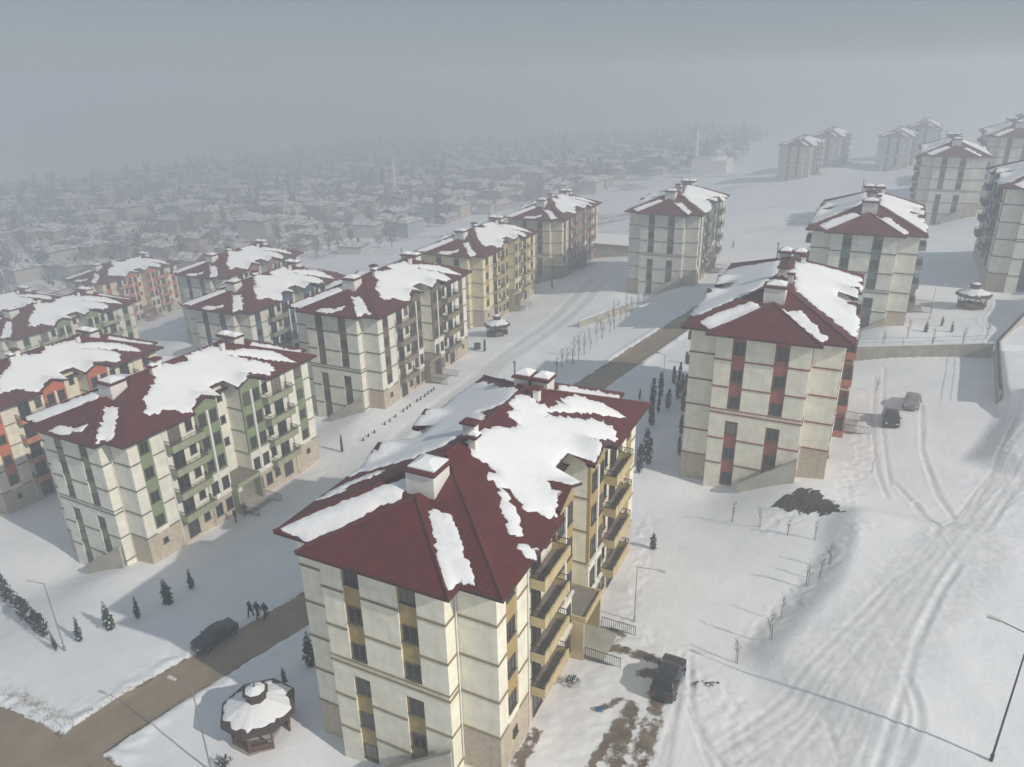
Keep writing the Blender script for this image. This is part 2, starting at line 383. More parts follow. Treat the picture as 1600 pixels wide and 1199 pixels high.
RUTS += [(wl_(p, z), w, d) for p, z, w, d in (
 (((1437, 650), (1437, 720), (1460, 790), (1485, 827)), 2.5, .22, .12),
 (((1440, 740), (1455, 772), (1470, 807), (1487, 832)), 2.2, .2, .10),
 (((1425, 807), (1437, 827), (1450, 847), (1457, 862), (1450, 874)), 2.0, .26, .16),
 (((1489, 921), (1465, 954), (1444, 993), (1426, 1029), (1415, 1068), (1402, 1116), (1384, 1164), (1369, 1205)), 1.8, .24, .14),
 (((1410, 1076), (1429, 1122), (1433, 1152), (1420, 1179), (1402, 1205)), 1.8, .24, .16),
 (((1406, 1090), (1416, 1130), (1414, 1165), (1395, 1205)), 1.8, .2, .10),
 (((1450, 905), (1384, 945), (1303, 1020), (1246, 1072), (1204, 1104), (1120, 1160)), 1.5, .18, .08),
 (((1366, 1068), (1345, 1115), (1327, 1158), (1306, 1205)), 1.5, .2, .08),
 (((1380, 590), (1377, 680), (1383, 730), (1390, 770)), 2.4, .2, .08), (((1395, 770), (1420, 800), (1445, 850), (1480, 900)), 2.2, .22, .09),
 (((1366, 600), (1362, 690), (1370, 750), (1384, 790)), 2.4, .2, .08),
 (((1066, 1025), (1062, 1090), (1050, 1150), (1042, 1205)), .8, .2, .09), (((1078, 1030), (1080, 1100), (1100, 1160), (1130, 1205)), .8, .2, .1),
 (((1075, 1110), (1090, 1150), (1110, 1205)), .8, .18, .09), (((1058, 1100), (1040, 1160), (1028, 1205)), .8, .2, .08),
 (((1300, 1100), (1270, 1135), (1240, 1170), (1215, 1205)), 1.2, .2, .1), (((1288, 1130), (1300, 1165), (1308, 1190)), 1.2, .2, .1),
 (((1600, 742), (1560, 790), (1500, 872)), 2.5, .2, .08), (((1575, 700), (1540, 770), (1505, 840)), 2.5, .2, .08), (((1600, 770), (1570, 800), (1530, 860)), 2.5, .24, .1),
 (((500, 775), (600, 690), (740, 592), (825, 522), (890, 465), (925, 430)), -3.4, 1.0, .14),
 (((560, 760), (640, 690), (772, 577), (845, 527), (915, 467), (945, 440)), -3.4, 1.0, .13),
)]
TRODDEN = [(wl_(p, z), w) for p, z, w in (
 (((870, 1180), (930, 1090), (990, 1010)), .3, 3.2), (((960, 1000), (1000, 900), (1010, 800)), .3, 1.2), (((1050, 1050), (1120, 1100), (1180, 1205)), .8, 2.5),
 (((1330, 660), (1345, 720), (1320, 790), (1200, 820)), 2.2, 1.8), (((0, 1060), (90, 1110), (230, 1040), (330, 985)), -3.4, 1.8), (((410, 940), (470, 880), (520, 760)), -3.4, 2.0),
 (((380, 820), (430, 780), (500, 730), (600, 650)), -5, 1.6), (((130, 1199), (280, 1090), (420, 1010)), -3, 1.2), (((1180, 1000), (1260, 930), (1340, 860)), 1.2, 1.5))]
YARD_WALL = [on_plane(1318, 565, 3.0), on_plane(1541, 590, 3.0)]
WALL_SIDE = [on_plane(1541, 590, 3.0), on_plane(1548, 660, 2.8)]
def height(x, y, fine=True):
    x = np.asarray(x, float); y = np.asarray(y, float); shp = x.shape; x = x.ravel(); y = y.ravel(); S_ = 100.0
    z = np.empty(x.shape)
    for i in range(0, len(x), 20000):
        q = np.stack([x[i:i + 20000], y[i:i + 20000]], 1) / S_
        z[i:i + 20000] = _tps(((q[:, None] - _p[None]) ** 2).sum(-1)) @ _w[:len(_p)] + _w[len(_p)] + q @ _w[len(_p) + 1:]
    z = np.clip(z, -43, 34)
    d0 = np.hypot(x - 10, y - 50)
    near = d0 < 140
    if near.any():
        X, Y = x[near], y[near]; dz = np.zeros(X.shape)
        for pts, rise, wd in BANKS:
            d, s, al = pl_dist(X, Y, pts); end = sstep(0, .12, al) * (1 - sstep(.86, 1, al))
            dz += np.where(s > 0, rise * sstep(0, wd, d) * (1 - sstep(wd + 4, wd + 22, d)), 0) * end
        # terrace held by the concrete wall
        (ax, ay), (bx, by) = YARD_WALL; ux, uy = bx - ax, by - ay; l = math.hypot(ux, uy); ux /= l; uy /= l
        t = (X - ax) * ux + (Y - ay) * uy; h = (X - ax) * -uy + (Y - ay) * ux
        dz += 1.5 * sstep(.0, 1.0, h) * (1 - sstep(6, 20, h)) * sstep(-3, 1, t) * (1 - sstep(l + 6, l + 16, t))
        (ax, ay), (bx, by) = WALL_SIDE; ux, uy = bx - ax, by - ay; l2 = math.hypot(ux, uy); ux /= l2; uy /= l2
        t = (X - ax) * ux + (Y - ay) * uy; h = (X - ax) * -uy + (Y - ay) * ux
        dz += 1.4 * sstep(0, 1.0, h) * (1 - sstep(6, 20, h)) * sstep(-2, 1, t) * (1 - sstep(l2 - .5, l2 + 5, t))
        z[near] += dz
    if fine:
        z += .5 * vnoise(x / 23, y / 23, 1) * sstep(60, 200, d0) * 2 + .2 * vnoise(x / 8, y / 8, 2) + .05 * vnoise(x / 2.1, y / 2.1, 3) + .02 * vnoise(x / .9, y / .9, 4)
        z += sstep(250, 500, np.hypot(x, y)) * (2.5 * vnoise(x / 60, y / 60, 5))
        k = near
        X, Y = x[k], y[k]; dz = np.zeros(X.shape)
        groove = np.zeros(X.shape); berm = np.zeros(X.shape)
        for pts, w, dep in RUTS:
            d, s, al = pl_dist(X, Y, pts); d = d + .10 * vnoise(X / 1.3, Y / 1.3, 6); dep = dep * (.55 + .5 * vnoise(X / 3, Y / 3, 7))
            groove = np.maximum(groove, dep * np.exp(-(d / w) ** 2)); berm = np.maximum(berm, dep * .45 * np.exp(-((d - w * 1.7) / (w * .6)) ** 2))
        d, s, al = pl_dist(X, Y, PACK)
        dz += berm - groove + .035 * vnoise(X / .45, Y / .45, 9) * (1 - sstep(2.5, 6, d)) + .03 * vnoise(X / .33, Y / .33, 10) * (1 - sstep(2.5, 6, d))
        for pts, w in TRODDEN:
            d, s, al = pl_dist(X, Y, pts); f_ = 1 - sstep(w * .4, w, d)
            dz += f_ * (.10 * vnoise(X / .55, Y / .55, 12) + .07 * vnoise(X / .3, Y / .3, 13))
        d1, _, _ = pl_dist(X, Y, ROAD1); d2, _, _ = pl_dist(X, Y, ROAD2)
        dr = np.minimum(d1 - R1W, d2 - R2W)
        edge = .16 * np.exp(-((dr - .7) / .6) ** 2) * (1 + 1.6 * vnoise(X / .8, Y / .8, 8)) - .14 * (1 - sstep(-.5, .5, dr))
        dz += edge
        z[k] += dz
    return z.reshape(shp)
def gz(x, y): return float(height(np.array([x]), np.array([y]))[0])
def at(u, v):
    """the point of the ground seen at a pixel of the photograph"""
    d = ray(u, v); d = np.array(d); t = np.concatenate([np.linspace(25, 240, 900), np.linspace(241, 900, 500)])
    xs, ys, zs = d[0] * t, d[1] * t, CAMZ + d[2] * t
    h = height(xs, ys); k = np.argmax(zs <= h)
    if not (zs <= h).any(): k = len(t) - 1
    return Vector((xs[k], ys[k], h[k]))

def grow_out(c, lo, hi, g=1.09):
    c = list(c); s_ = c[-1] - c[-2]; x = c[-1]
    while x < hi: s_ *= g; x += s_; c.append(min(x, hi))
    s_ = c[1] - c[0]; x = c[0]; pre = []
    while x > lo: s_ *= g; x -= s_; pre.append(max(x, lo))
    return np.array(pre[::-1] + c)
gx = grow_out(list(np.arange(-62, 9, .34)) + list(np.arange(9, 64, .165)), -1250, 1250); gy = grow_out(list(np.arange(22, 72, .165)) + list(np.arange(72, 150, .4)), -150, 1500)
GX, GY_ = np.meshgrid(gx, gy); GZ_ = height(GX, GY_)
nx, ny = len(gx), len(gy)
me = bpy.data.meshes.new('ground')
me.vertices.add(nx * ny); me.vertices.foreach_set('co', np.stack([GX, GY_, GZ_], -1).astype(np.float32).ravel())
ii = np.arange((ny - 1) * (nx - 1)); jj, kk = ii // (nx - 1), ii % (nx - 1); v0 = jj * nx + kk
quads = np.stack([v0, v0 + 1, v0 + nx + 1, v0 + nx], 1).astype(np.int32)
me.loops.add(quads.size); me.loops.foreach_set('vertex_index', quads.ravel())
me.polygons.add(len(quads)); me.polygons.foreach_set('loop_start', np.arange(0, quads.size, 4, dtype=np.int32))
me.polygons.foreach_set('use_smooth', np.ones(len(quads), bool)); me.update(calc_edges=True)
mask = np.zeros((ny, nx, 4)); mask[..., 3] = 1
near = (np.hypot(GX - 10, GY_ - 50) < 140)
X, Y = GX[near], GY_[near]
mud = np.zeros(X.shape); pk = np.zeros(X.shape)
MUD = [  # (points along, half width m)
 (wl_(((905, 1000), (960, 1014), (1000, 1030), (1035, 1045)), .4), .75),
 (wl_(((1035, 1085), (1020, 1120), (1010, 1160), (995, 1205)), .4), 1.0),
 (wl_(((985, 1110), (975, 1150), (955, 1205)), .4), .9), (wl_(((965, 1135), (945, 1170), (920, 1205)), .4), .55),
 (wl_(((940, 1110), (965, 1098)), .4), .5), (wl_(((1000, 1060), (1030, 1060)), .4), .7),
 (wl_(((955, 985), (975, 995)), .4), .5),
 ([loc2w('A', 7.5, y) for y in (-2, 1, 4)], .7),
]
MUD = [(p, w * .72) for p, w in MUD]
for pts, w in MUD:
    d, _, _ = pl_dist(X, Y, pts); mud = np.maximum(mud, .74 * (1 - sstep(w * .3, w * 1.7, d)))
d, _, _ = pl_dist(X, Y, ROAD1); d2, _, _ = pl_dist(X, Y, ROAD2); dr = np.minimum(d - R1W, d2 - R2W)
mud = np.maximum(mud, .95 * (1 - sstep(-.3, .5, dr)))
for pts, w, dep in RUTS:
    d, _, _ = pl_dist(X, Y, pts); pk = np.maximum(pk, .6 * (1 - sstep(w * .5, w * 1.3, d)))
d, _, _ = pl_dist(X, Y, wl_(((1500, 900), (1400, 985), (1300, 1090), (1190, 1205)), 1.5)); pk = np.maximum(pk, .5 * (1 - sstep(2, 6, d)))
d, _, _ = pl_dist(X, Y, wl_(((560, 740), (756, 585), (870, 500), (930, 445)), -3.4)); pk = np.maximum(pk, .35 * (1 - sstep(1.5, 4, d)))
mask[..., 0][near] = mud; mask[..., 1][near] = pk
mask[..., 2] = sstep(150, 260, np.hypot(GX, GY_)) * (1 - sstep(20, 90, GX - .25 * (GY_ - 150))) + .25 * sstep(150, 260, np.hypot(GX, GY_))
ca = me.color_attributes.new('ground_mask', 'FLOAT_COLOR', 'POINT'); ca.data.foreach_set('color', mask.astype(np.float32).ravel())
me.materials.append(M['gsnow'])
ground = inst('ground', me); tag(ground, kind='structure')

# haze that fills the valley
hb = MB(); hb.box(-1300, 1300, -200, 1540, -46, 48)
hm = bpy.data.materials.new('haze_air'); hm.use_nodes = True; hn = hm.node_tree; hn.nodes.remove(hn.nodes['Principled BSDF'])
pv = hn.nodes.new('ShaderNodeVolumePrincipled'); pv.inputs['Color'].default_value = (*HAZE_COLOR, 1); pv.inputs['Density'].default_value = HAZE_DENSITY
pv.inputs['Anisotropy'].default_value = .2
hn.links.new(pv.outputs[0], hn.nodes['Material Output'].inputs['Volume'])
try: hm.cycles.homogeneous_volume = True
except Exception: pass
tag(hb.build('haze', hm), kind='stuff')

# ------------------------------------------------------------------ roads
def strip(name, pts, half, mat, lift=.05, step=.7, jag=.35, across=10):
    P_ = [Vector((*p, 0)) for p in pts]; dense = []
    for i in range(len(P_) - 1):
        p0 = P_[max(i - 1, 0)]; p1 = P_[i]; p2 = P_[i + 1]; p3 = P_[min(i + 2, len(P_) - 1)]
        n = max(2, int((p2 - p1).length / step))
        for k in range(n):
            t = k / n
            dense.append(.5 * ((2 * p1) + (p2 - p0) * t + (2 * p0 - 5 * p1 + 4 * p2 - p3) * t * t + (3 * p1 - p0 - 3 * p2 + p3) * t ** 3))
    dense.append(P_[-1])
    mb = MB(); rows = []
    for i, p in enumerate(dense):
        t = (dense[min(i + 1, len(dense) - 1)] - dense[max(i - 1, 0)]).normalized(); nrm = Vector((t.y, -t.x, 0)); row = []
        wl2 = half + jag * (mnoise.noise(Vector((i * .23, 1.7, 0))) + .5 * mnoise.noise(Vector((i * .9, 4.7, 0))))
        wr = half + jag * (mnoise.noise(Vector((i * .23, 9.7, 0))) + .5 * mnoise.noise(Vector((i * .9, 14.7, 0))))
        for k in range(across + 1):
            s = -1 + 2 * k / across; q = p + nrm * (s * (wr if s > 0 else wl2)); row.append((q.x, q.y))
        rows.append(row)
    arr = np.array(rows); zz = height(arr[..., 0], arr[..., 1]) + lift
    idx = np.arange(arr.shape[0] * (across + 1)).reshape(arr.shape[0], across + 1)
    mb.v = [(a[0], a[1], z) for a, z in zip(arr.reshape(-1, 2), zz.ravel())]
    for i in range(arr.shape[0] - 1):
        for k in range(across):
            mb.f.append((idx[i, k], idx[i, k + 1], idx[i + 1, k + 1], idx[i + 1, k])); mb.m.append(0); mb.uv.append(None)
    return tag(mb.build(name, mat, smooth=True), kind='structure')
strip('road', ROAD1, R1W, M['road'])
strip('road', ROAD2, R2W, M['road'], lift=.035)

# ------------------------------------------------------------------ apartment buildings
W2, B2, PB, L, OV, ZE = 6.98, 4.32, 1.14, 25.98, .9, 14.0
SL = .41; GYC = 9.8; GHW = 1.95; GZ0 = .38; GXO = 7.5; RCX = 5.5
FLOORS = (0, 2.8, 5.6, 8.4, 11.2)
def hroof(x, y):
    m_ = min(W2 + OV - abs(x), y + OV, L + OV - y); z = ZE + SL * m_
    yy = min(y, L - y); b_ = min(B2 + OV - abs(x), yy + PB + OV)
    if b_ > -.01: z = max(z, ZE + SL * b_)
    for yc in (GYC, L - GYC):
        g = GHW - abs(y - yc)
        if g >= 0 and abs(x) < GXO + .02: z = max(z, ZE + GZ0 + SL * g)
    return z

def band_boxes(mb, z, left=False, right=True, t=.14, full=False):
    pr = .06; x1, x2 = -B2 - pr, B2 + pr
    segs = ((x1, x2),) if full else ((x1, -2.75), (-1.5, 1.15), (2.45, x2))
    for a, b_ in segs: mb.box(a, b_, -PB - pr, -PB + .02, z, z + t)
    mb.box(x1, -B2 + .02, -PB + .02, 0.02, z, z + t); mb.box(B2 - .02, x2, -PB + .02, 0.02, z, z + t)
    mb.box(-W2 - pr, x1, -pr, .02, z, z + t)
    if right:
        mb.box(x2, W2 + pr, -pr, .02, z, z + t)
        for y0, y1 in ((.02, 1.13), (2.62, 4.02)):
            mb.box(W2 - .02, W2 + pr, y0, y1, z, z + t); mb.box(W2 - .02, W2 + pr, L - y1, L - y0, z, z + t)
        if z > 4:
            for y0, y1 in ((14.66, 14.72),): mb.box(4.7, 7.02, y0 - .04, y1, z, z + t)
    mb.box(-W2 - pr, -W2 + .02, .02, L, z, z + t)
    mb.box(x1, x2, L + PB - .02, L + PB + pr, z, z + t)

def make_walls():
    wl = MB(); b = wl.box; zt = 13.86; zb = -6.0
    b(-6.83, 6.83, .15, 11.3, zb, zt); b(-6.83, 6.83, L - 11.3, L - .15, zb, zt); b(-4.6, 4.6, 11.3, L - 11.3, zb, zt)
    b(-B2, B2, -PB + .15, .15, zb, zt); b(-B2, B2, L - .15, L + PB, zb, zt)
    for x0, x1 in ((-B2, -2.75), (-1.5, 1.15), (2.45, B2)): b(x0, x1, -PB, -PB + .15, zb, zt)
    for x0, x1 in ((-2.75, -1.5), (1.15, 2.45)): b(x0, x1, -PB, -PB + .15, 4.85, 6.15); b(x0, x1, -PB, -PB + .15, zb, -2.4)
    b(B2, W2, 0, .15, 2.8, zt); b(-W2, -B2, 0, .15, .0, zt); b(B2, W2, L - .15, L, 2.8, zt); b(-W2, -B2, L - .15, L, 0, zt)
    for y0, y1 in ((.15, 1.15), (2.6, 4.05)):
        b(6.83, W2, y0, y1, 2.8, zt); b(6.83, W2, L - y1, L - y0, 2.8, zt)
        b(-W2, -6.83, y0, y1, 0, zt); b(-W2, -6.83, L - y1, L - y0, 0, zt)
    for y0, y1 in ((1.15, 2.6),):
        b(6.83, W2, y0, y1, 2.8, 3.3); b(6.83, W2, L - y1, L - y0, 2.8, 3.3)
        b(-W2, -6.83, y0, y1, 0, .5); b(-W2, -6.83, L - y1, L - y0, 0, .5)
    # walls of the entrance recess, up to the underside of the roof
    ru = lambda x: ZE + SL * (W2 + OV - x) - .04
    for sx in (1, -1):
        for y in (11.3, L - 11.3):
            s_ = 1 if y < 13 else -1
            for yy in (y - s_ * .01, y - s_ * .2):
                wl.face([(sx * 4.6, yy, 13.8), (sx * 7.06, yy, 13.8), (sx * 7.06, yy, ZE + GZ0 + .15), (sx * 6.4, yy, ru(6.4)), (sx * 4.6, yy, ru(4.6))])
        wl.face([(sx * 4.59, 11.3, 13.8), (sx * 4.59, L - 11.3, 13.8), (sx * 4.59, L - 11.3, ru(4.6)), (sx * 4.59, 11.3, ru(4.6))])
    # second-storey front of the gabled bays
    for yc in (GYC, L - GYC):
        b(6.83, 7.08, yc - 1.5, yc + 1.5, 2.8, 5.6); b(-7.08, -6.83, yc - 1.5, yc + 1.5, 0, 5.6)
    return wl
def make_base():
    s = MB(); b = s.box; zb = -6
    b(B2, W2 + .03, -.03, .15, zb, 2.8); b(-W2 - .03, -B2, -.03, .15, zb, 0); b(B2, W2, L - .15, L + .03, zb, 2.8)
    b(6.83, W2 + .03, .15, 4.05, zb, 2.8); b(6.83, W2 + .03, L - 4.05, L - .15, zb, 2.8)
    b(-W2 - .03, -6.83, .15, L - .15, zb, 0)
    for yc in (GYC, L - GYC): b(6.83, 7.08, yc - 1.5, yc + 1.5, zb, 2.8)
    b(6.83, 6.9, 4.05, 8.3, zb, 2.6); b(6.83, 6.9, L - 8.3, L - 4.05, zb, 2.6)
    return s

def rect_uv(pts, origin, ud, vd):
    o = Vector(origin); return [((Vector(p) - o).dot(ud), (Vector(p) - o).dot(vd)) for p in pts]
def make_roof():
    r = MB(); e = W2 + OV; y0, y1 = -OV, L + OV; be = B2 + OV; yb = -PB - OV; zr = ZE + SL * e; zbr = ZE + SL * be
    n = math.sqrt(1 + SL * SL)
    def pl(pts, out):  # out = downhill direction in plan
        d = Vector((*out, 0)); vd = (Vector((-out[0], -out[1], SL))) / n; ud = Vector((-out[1], out[0], 0))
        pts3 = [Vector(p) for p in pts]
        nrm = (pts3[1] - pts3[0]).cross(pts3[2] - pts3[0])
        if sum(((pts3[i].x - pts3[0].x) * (pts3[(i + 1) % len(pts3)].y - pts3[0].y) - (pts3[(i + 1) % len(pts3)].x - pts3[0].x) * (pts3[i].y - pts3[0].y)) for i in range(len(pts3))) < 0: pts3.reverse()
        r.face(pts3, 0, rect_uv(pts3, (0, 0, ZE), ud, vd))
    ra, rb = (0, y0 + e, zr), (0, y1 - e, zr)
    zg = ZE + GZ0; zp = zg + SL * GHW; xi = e - (zp - ZE) / SL; xe = e - GZ0 / SL; zc = ZE + SL * (e - RCX)
    def notch(sx):
        q = [(e, GYC - GHW, ZE), (xe, GYC - GHW, zg), (xi, GYC, zp), (xe, GYC + GHW, zg), (RCX, GYC + GHW, zc)]
        q += [(x, L - y, z) for x, y, z in reversed(q)]
        return [(sx * x, y, z) for x, y, z in q]
    for sx in (1, -1):
        pl([(sx * e, y0, ZE)] + notch(sx) + [(sx * e, y1, ZE), rb, ra], (sx, 0))
    for ya, yc, apex, sgn in ((y0, yb, ra, 1), (y1, L + PB + OV, rb, -1)):
        v = (0, ya + sgn * be, zbr); bp = (0, yc + sgn * be, zbr)
        for sx in (1, -1):
            pl([(sx * e, ya, ZE), apex, v, (sx * be, ya, ZE)], (0, -sgn))
            pl([(sx * be, yc, ZE), (sx * be, ya, ZE), v, bp], (sx, 0))
        pl([(-be, yc, ZE), (be, yc, ZE), bp], (0, -sgn))
    # gables over the bays
    for sx in (1, -1):
        for yc in (GYC, L - GYC):
            xo = GXO
            for s in (1, -1):
                pl([(sx * xo, yc + s * GHW, zg), (sx * xo, yc, zp), (sx * xi, yc, zp), (sx * xe, yc + s * GHW, zg)], (0, s))
                # barge boards
                a = Vector((sx * xo, yc + s * GHW, zg)); p_ = Vector((sx * xo, yc, zp)); dn = Vector((0, 0, -.22)); ox = Vector((sx * .03, 0, 0.01))
                r.face([a + ox, p_ + ox, p_ + dn + ox, a + dn + ox], 1); r.face([a + dn, p_ + dn, p_ + dn + ox, a + dn + ox], 1)
                r.face([a + dn, p_ + dn, Vector((sx * xi, yc, zp)) + dn, Vector((sx * xe, yc + s * GHW, zg)) + dn], 1)
    # eaves: fascia and soffit
    cut = [(e, GYC - GHW), (RCX, GYC - GHW), (RCX, L - GYC + GHW), (e, L - GYC + GHW)]
    outl = [(-e, y0), (-be, y0), (-be, yb), (be, yb), (be, y0), (e, y0)] + cut + [(e, y1), (be, y1), (be, L + PB + OV), (-be, L + PB + OV), (-be, y1), (-e, y1)] + [(-x, y) for x, y in reversed(cut)]
    for i in range(len(outl)):
        (ax, ay), (bx, by) = outl[i], outl[(i + 1) % len(outl)]
        inner = abs(abs(ax) - RCX) < .01 and abs(abs(bx) - RCX) < .01
        if inner:
            for ya, yb_ in ((GYC + GHW, L - GYC - GHW),):
                r.face([(ax, ya, zc - .22), (bx, yb_, zc - .22), (bx, yb_, zc), (ax, ya, zc)], 1)
            continue
        za = ZE + SL * (e - abs(ax)) if abs(abs(ax) - RCX) < .01 else ZE; zb_ = ZE + SL * (e - abs(bx)) if abs(abs(bx) - RCX) < .01 else ZE
        if abs(ay - by) < .01 and za != zb_:
            r.face([(math.copysign(7.3, ax), ay, za - .2 if False else ZE - .2), (math.copysign(e, ax), ay, ZE - .2), (math.copysign(e, ax), ay, ZE), (math.copysign(7.3, ax), ay, ZE + SL * (e - 7.3))], 1); continue
        r.face([(ax, ay, ZE - .2), (bx, by, ZE - .2), (bx, by, ZE), (ax, ay, ZE)], 1)
    r.face([(x, y, ZE - .2) for x, y in reversed(outl)], 1)
    # ridge and hip caps
    caps = [(ra, rb)]
    for sx in (1, -1):
        caps += [((sx * e, y0, ZE), ra), ((sx * e, y1, ZE), rb), ((sx * be, yb, ZE), (0, yb + be, zbr)), ((sx * be, L + PB + OV, ZE), (0, L + PB + OV - be, zbr))]
    for a, b_ in caps:
        a = Vector(a); b_ = Vector(b_); r.tube(a + Vector((0, 0, .0)), b_, .11, n=6, mi=2, cap=True)
    return r
def chim(x0, x1, y0, y1, zt, rise=.32, snow=True, pipe=False):
    c = MB(); zb = min(hroof(x, y) for x in (x0, x1) for y in (y0, y1)) - .3
    c.box(x0, x1, y0, y1, zb, zt); o = .16
    c.box(x0 - o, x1 + o, y0 - o, y1 + o, zt, zt + .12, 1)
    xm, ym = (x0 + x1) / 2, (y0 + y1) / 2; k = .35
    base = [(x0 - o, y0 - o), (x1 + o, y0 - o), (x1 + o, y1 + o), (x0 - o, y1 + o)]
    top = [(xm + (x - xm) * k, ym + (y - ym) * k) for x, y in base]
    for i in range(4):
        j = (i + 1) % 4
        c.face([(*base[i], zt + .12), (*base[j], zt + .12), (*top[j], zt + .12 + rise), (*top[i], zt + .12 + rise)], 1)
    c.face([(*p, zt + .12 + rise) for p in top], 1)
    if snow:
        q = .80; s0 = [(xm + (x - xm) * q + .06, ym + (y - ym) * q + .05) for x, y in base]
        zz = zt + .12 + rise * (1 - q) / (1 - k) * 1.0
        for i in range(4):
            j = (i + 1) % 4
            c.face([(*s0[i], zz + .01), (*s0[j], zz + .01), (*s0[j], zz + .1), (*s0[i], zz + .1)], 2)
            c.face([(*s0[i], zz + .1), (*s0[j], zz + .1), (xm + (top[j][0] - xm) * .7, ym + (top[j][1] - ym) * .7, zt + .27 + rise), (xm + (top[i][0] - xm) * .7, ym + (top[i][1] - ym) * .7, zt + .27 + rise)], 2)
        c.face([(xm + (p[0] - xm) * .7, ym + (p[1] - ym) * .7, zt + .27 + rise) for p in top], 2)
    if pipe:
        c.tube((x0 - .25, ym, zb), (x0 - .25, ym, zt + .9), .07, mi=3); c.tube((x0 - .25, ym, zt + .9), (x0 - .25, ym, zt + 1.05), .14, mi=3)
    return c.mesh('chimney', [M['white'], M['tile_edge'], M['snow'], M['galv']])

def snow_patch(poly, t=.14, seed=0, jag=.12, jit=0.0):
    rnd = random.Random(seed); pts = [Vector(p) for p in poly]
    if jit: pts = [p + Vector((rnd.uniform(-jit, jit), rnd.uniform(-jit, jit))) for p in pts]
    area = sum(pts[i].x * pts[(i + 1) % len(pts)].y - pts[(i + 1) % len(pts)].x * pts[i].y for i in range(len(pts)))
    if area < 0: pts.reverse()
    ring = []
    for i, p in enumerate(pts):
        q = pts[(i + 1) % len(pts)]; d = (q - p); l = d.length
        if l < 1e-4: continue
        k = max(1, int(l / .2)); nrm = Vector((d.y, -d.x)).normalized()
        for j in range(k):
            w = p + d * (j / k); a = jag * (1.3 * mnoise.noise(Vector((w.x * 1.6, w.y * 1.6, seed))) + 1.1 * rnd.uniform(-1, 1) * (.35 + abs(mnoise.noise(Vector((w.x * .9, w.y * .9, seed + 9))))* 2))
            ring.append(w + nrm * a)
    def fix(p):
        x = max(-8.02, min(8.02, p.x)); y = p.y
        lim = -PB - OV if abs(x) < B2 + OV else -OV
        y = max(lim - .04, min(L - lim + .04, y)); m_ = min(y, L - y)
        if GYC - GHW < m_ < GYC + GHW: x = max(-GXO, min(GXO, x))
        elif m_ >= GYC + GHW: x = max(-RCX, min(RCX, x))
        return Vector((x, y))
    ring = [fix(p) for p in ring]; n = len(ring)
    inner = []
    for i in range(n):
        a, b_ = ring[i - 1], ring[(i + 1) % n]; d = b_ - a
        if d.length < 1e-5: continue
        inner.append(ring[i] - Vector((d.y, -d.x)).normalized() * .08)
    xs = [p.x for p in ring]; ys = [p.y for p in ring]
    def inside(q):
        c = False; j = n - 1
        for i in range(n):
            a, b_ = ring[i], ring[j]
            if (a.y > q.y) != (b_.y > q.y) and q.x < (b_.x - a.x) * (q.y - a.y) / (b_.y - a.y) + a.x: c = not c
            j = i
        return c
    def ed(q): return min((q - p).length for p in ring)
    pin = [q for q in inner if inside(q) and ed(q) > .05]
    gp = []
    y = min(ys)
    while y < max(ys):
        x = min(xs)
        while x < max(xs):
            q = Vector((x + rnd.uniform(-.1, .1), y + rnd.uniform(-.1, .1)))
            if inside(q) and ed(q) > .3: gp.append(q)
            x += .55
        y += .55
    allp = ring + pin + gp
    vo, eo, fo, ov_, oe, of = delaunay_2d_cdt([Vector((p.x, p.y)) for p in allp], [], [list(range(n))], 1, 1e-4)
    mb = MB(); dep = []
    for k, p in enumerate(vo):
        src = min(ov_[k]) if ov_[k] else 0
        z = hroof(p.x, p.y)
        th = .015 if src < n else (t * .8 if src < n + len(pin) else t * (1.0 + .5 * mnoise.noise(Vector((p.x * .8, p.y * .8, seed + 3.3)))) + .03)
        mb.v.append((p.x, p.y, z + th)); dep.append(0.0 if src < n else (.3 if src < n + len(pin) else .95))
    for f_ in fo: mb.f.append(tuple(f_)); mb.m.append(0); mb.uv.append(None)
    me_ = mb.mesh('roof_snow', M['thin_snow'], True); at_ = me_.attributes.new('depth', 'FLOAT', 'POINT'); at_.data.foreach_set('value', dep); return me_

A1 = [(0.2,9.7),(0.3,10.5),(0.5,11.7),(1.1,12.6),(1.9,14.2),(0.7,14.3),(0.8,15.3),(0.2,15.7),(0.1,17.2),(0.3,18.3),(0.9,18.2),(1.5,17.9),(2.4,18.4),(2.6,19.4),(2.8,21.2),(3.7,22.4),(5.3,22.7),(7.2,22.8),(4.8,20.2),(3.3,18.5),(2.5,17.4),(2.8,16.8),(3.5,18.1),(5.0,19.7),(6.0,20.5),(7.2,20.1),(7.5,19.2),(7.0,18.2),(5.9,17.4),(6.6,17.6),(7.4,15.9),(7.6,14.7),(7.1,14.4),(7.1,13.7),(7.8,12.6),(7.9,11.7),(7.6,9.9),(5.9,9.75),(6.7,9.3),(7.1,8.8),(7.5,7.4),(6.9,6.8),(6.2,6.6),(5.7,6.3),(5.3,6.8),(4.7,7.0),(4.3,7.0),(3.7,7.0),(3.2,7.2),(2.9,7.0),(2.8,7.9),(2.3,8.4),(1.7,8.3),(1.3,8.1),(0.8,8.9),(0.2,9.1)]
A2 = [(4.0,6.7),(4.6,5.2),(5.3,4.8),(5.7,4.0),(6.5,3.8),(6.7,4.4),(6.2,5.2),(5.5,6.0),(4.8,6.3),(4.4,6.8),(3.9,7.1)]
A3 = [(6.8,3.2),(7.0,3.8),(7.4,3.8),(7.7,4.1),(7.85,3.9),(7.85,3.0),(7.5,2.8),(7.2,3.2)]
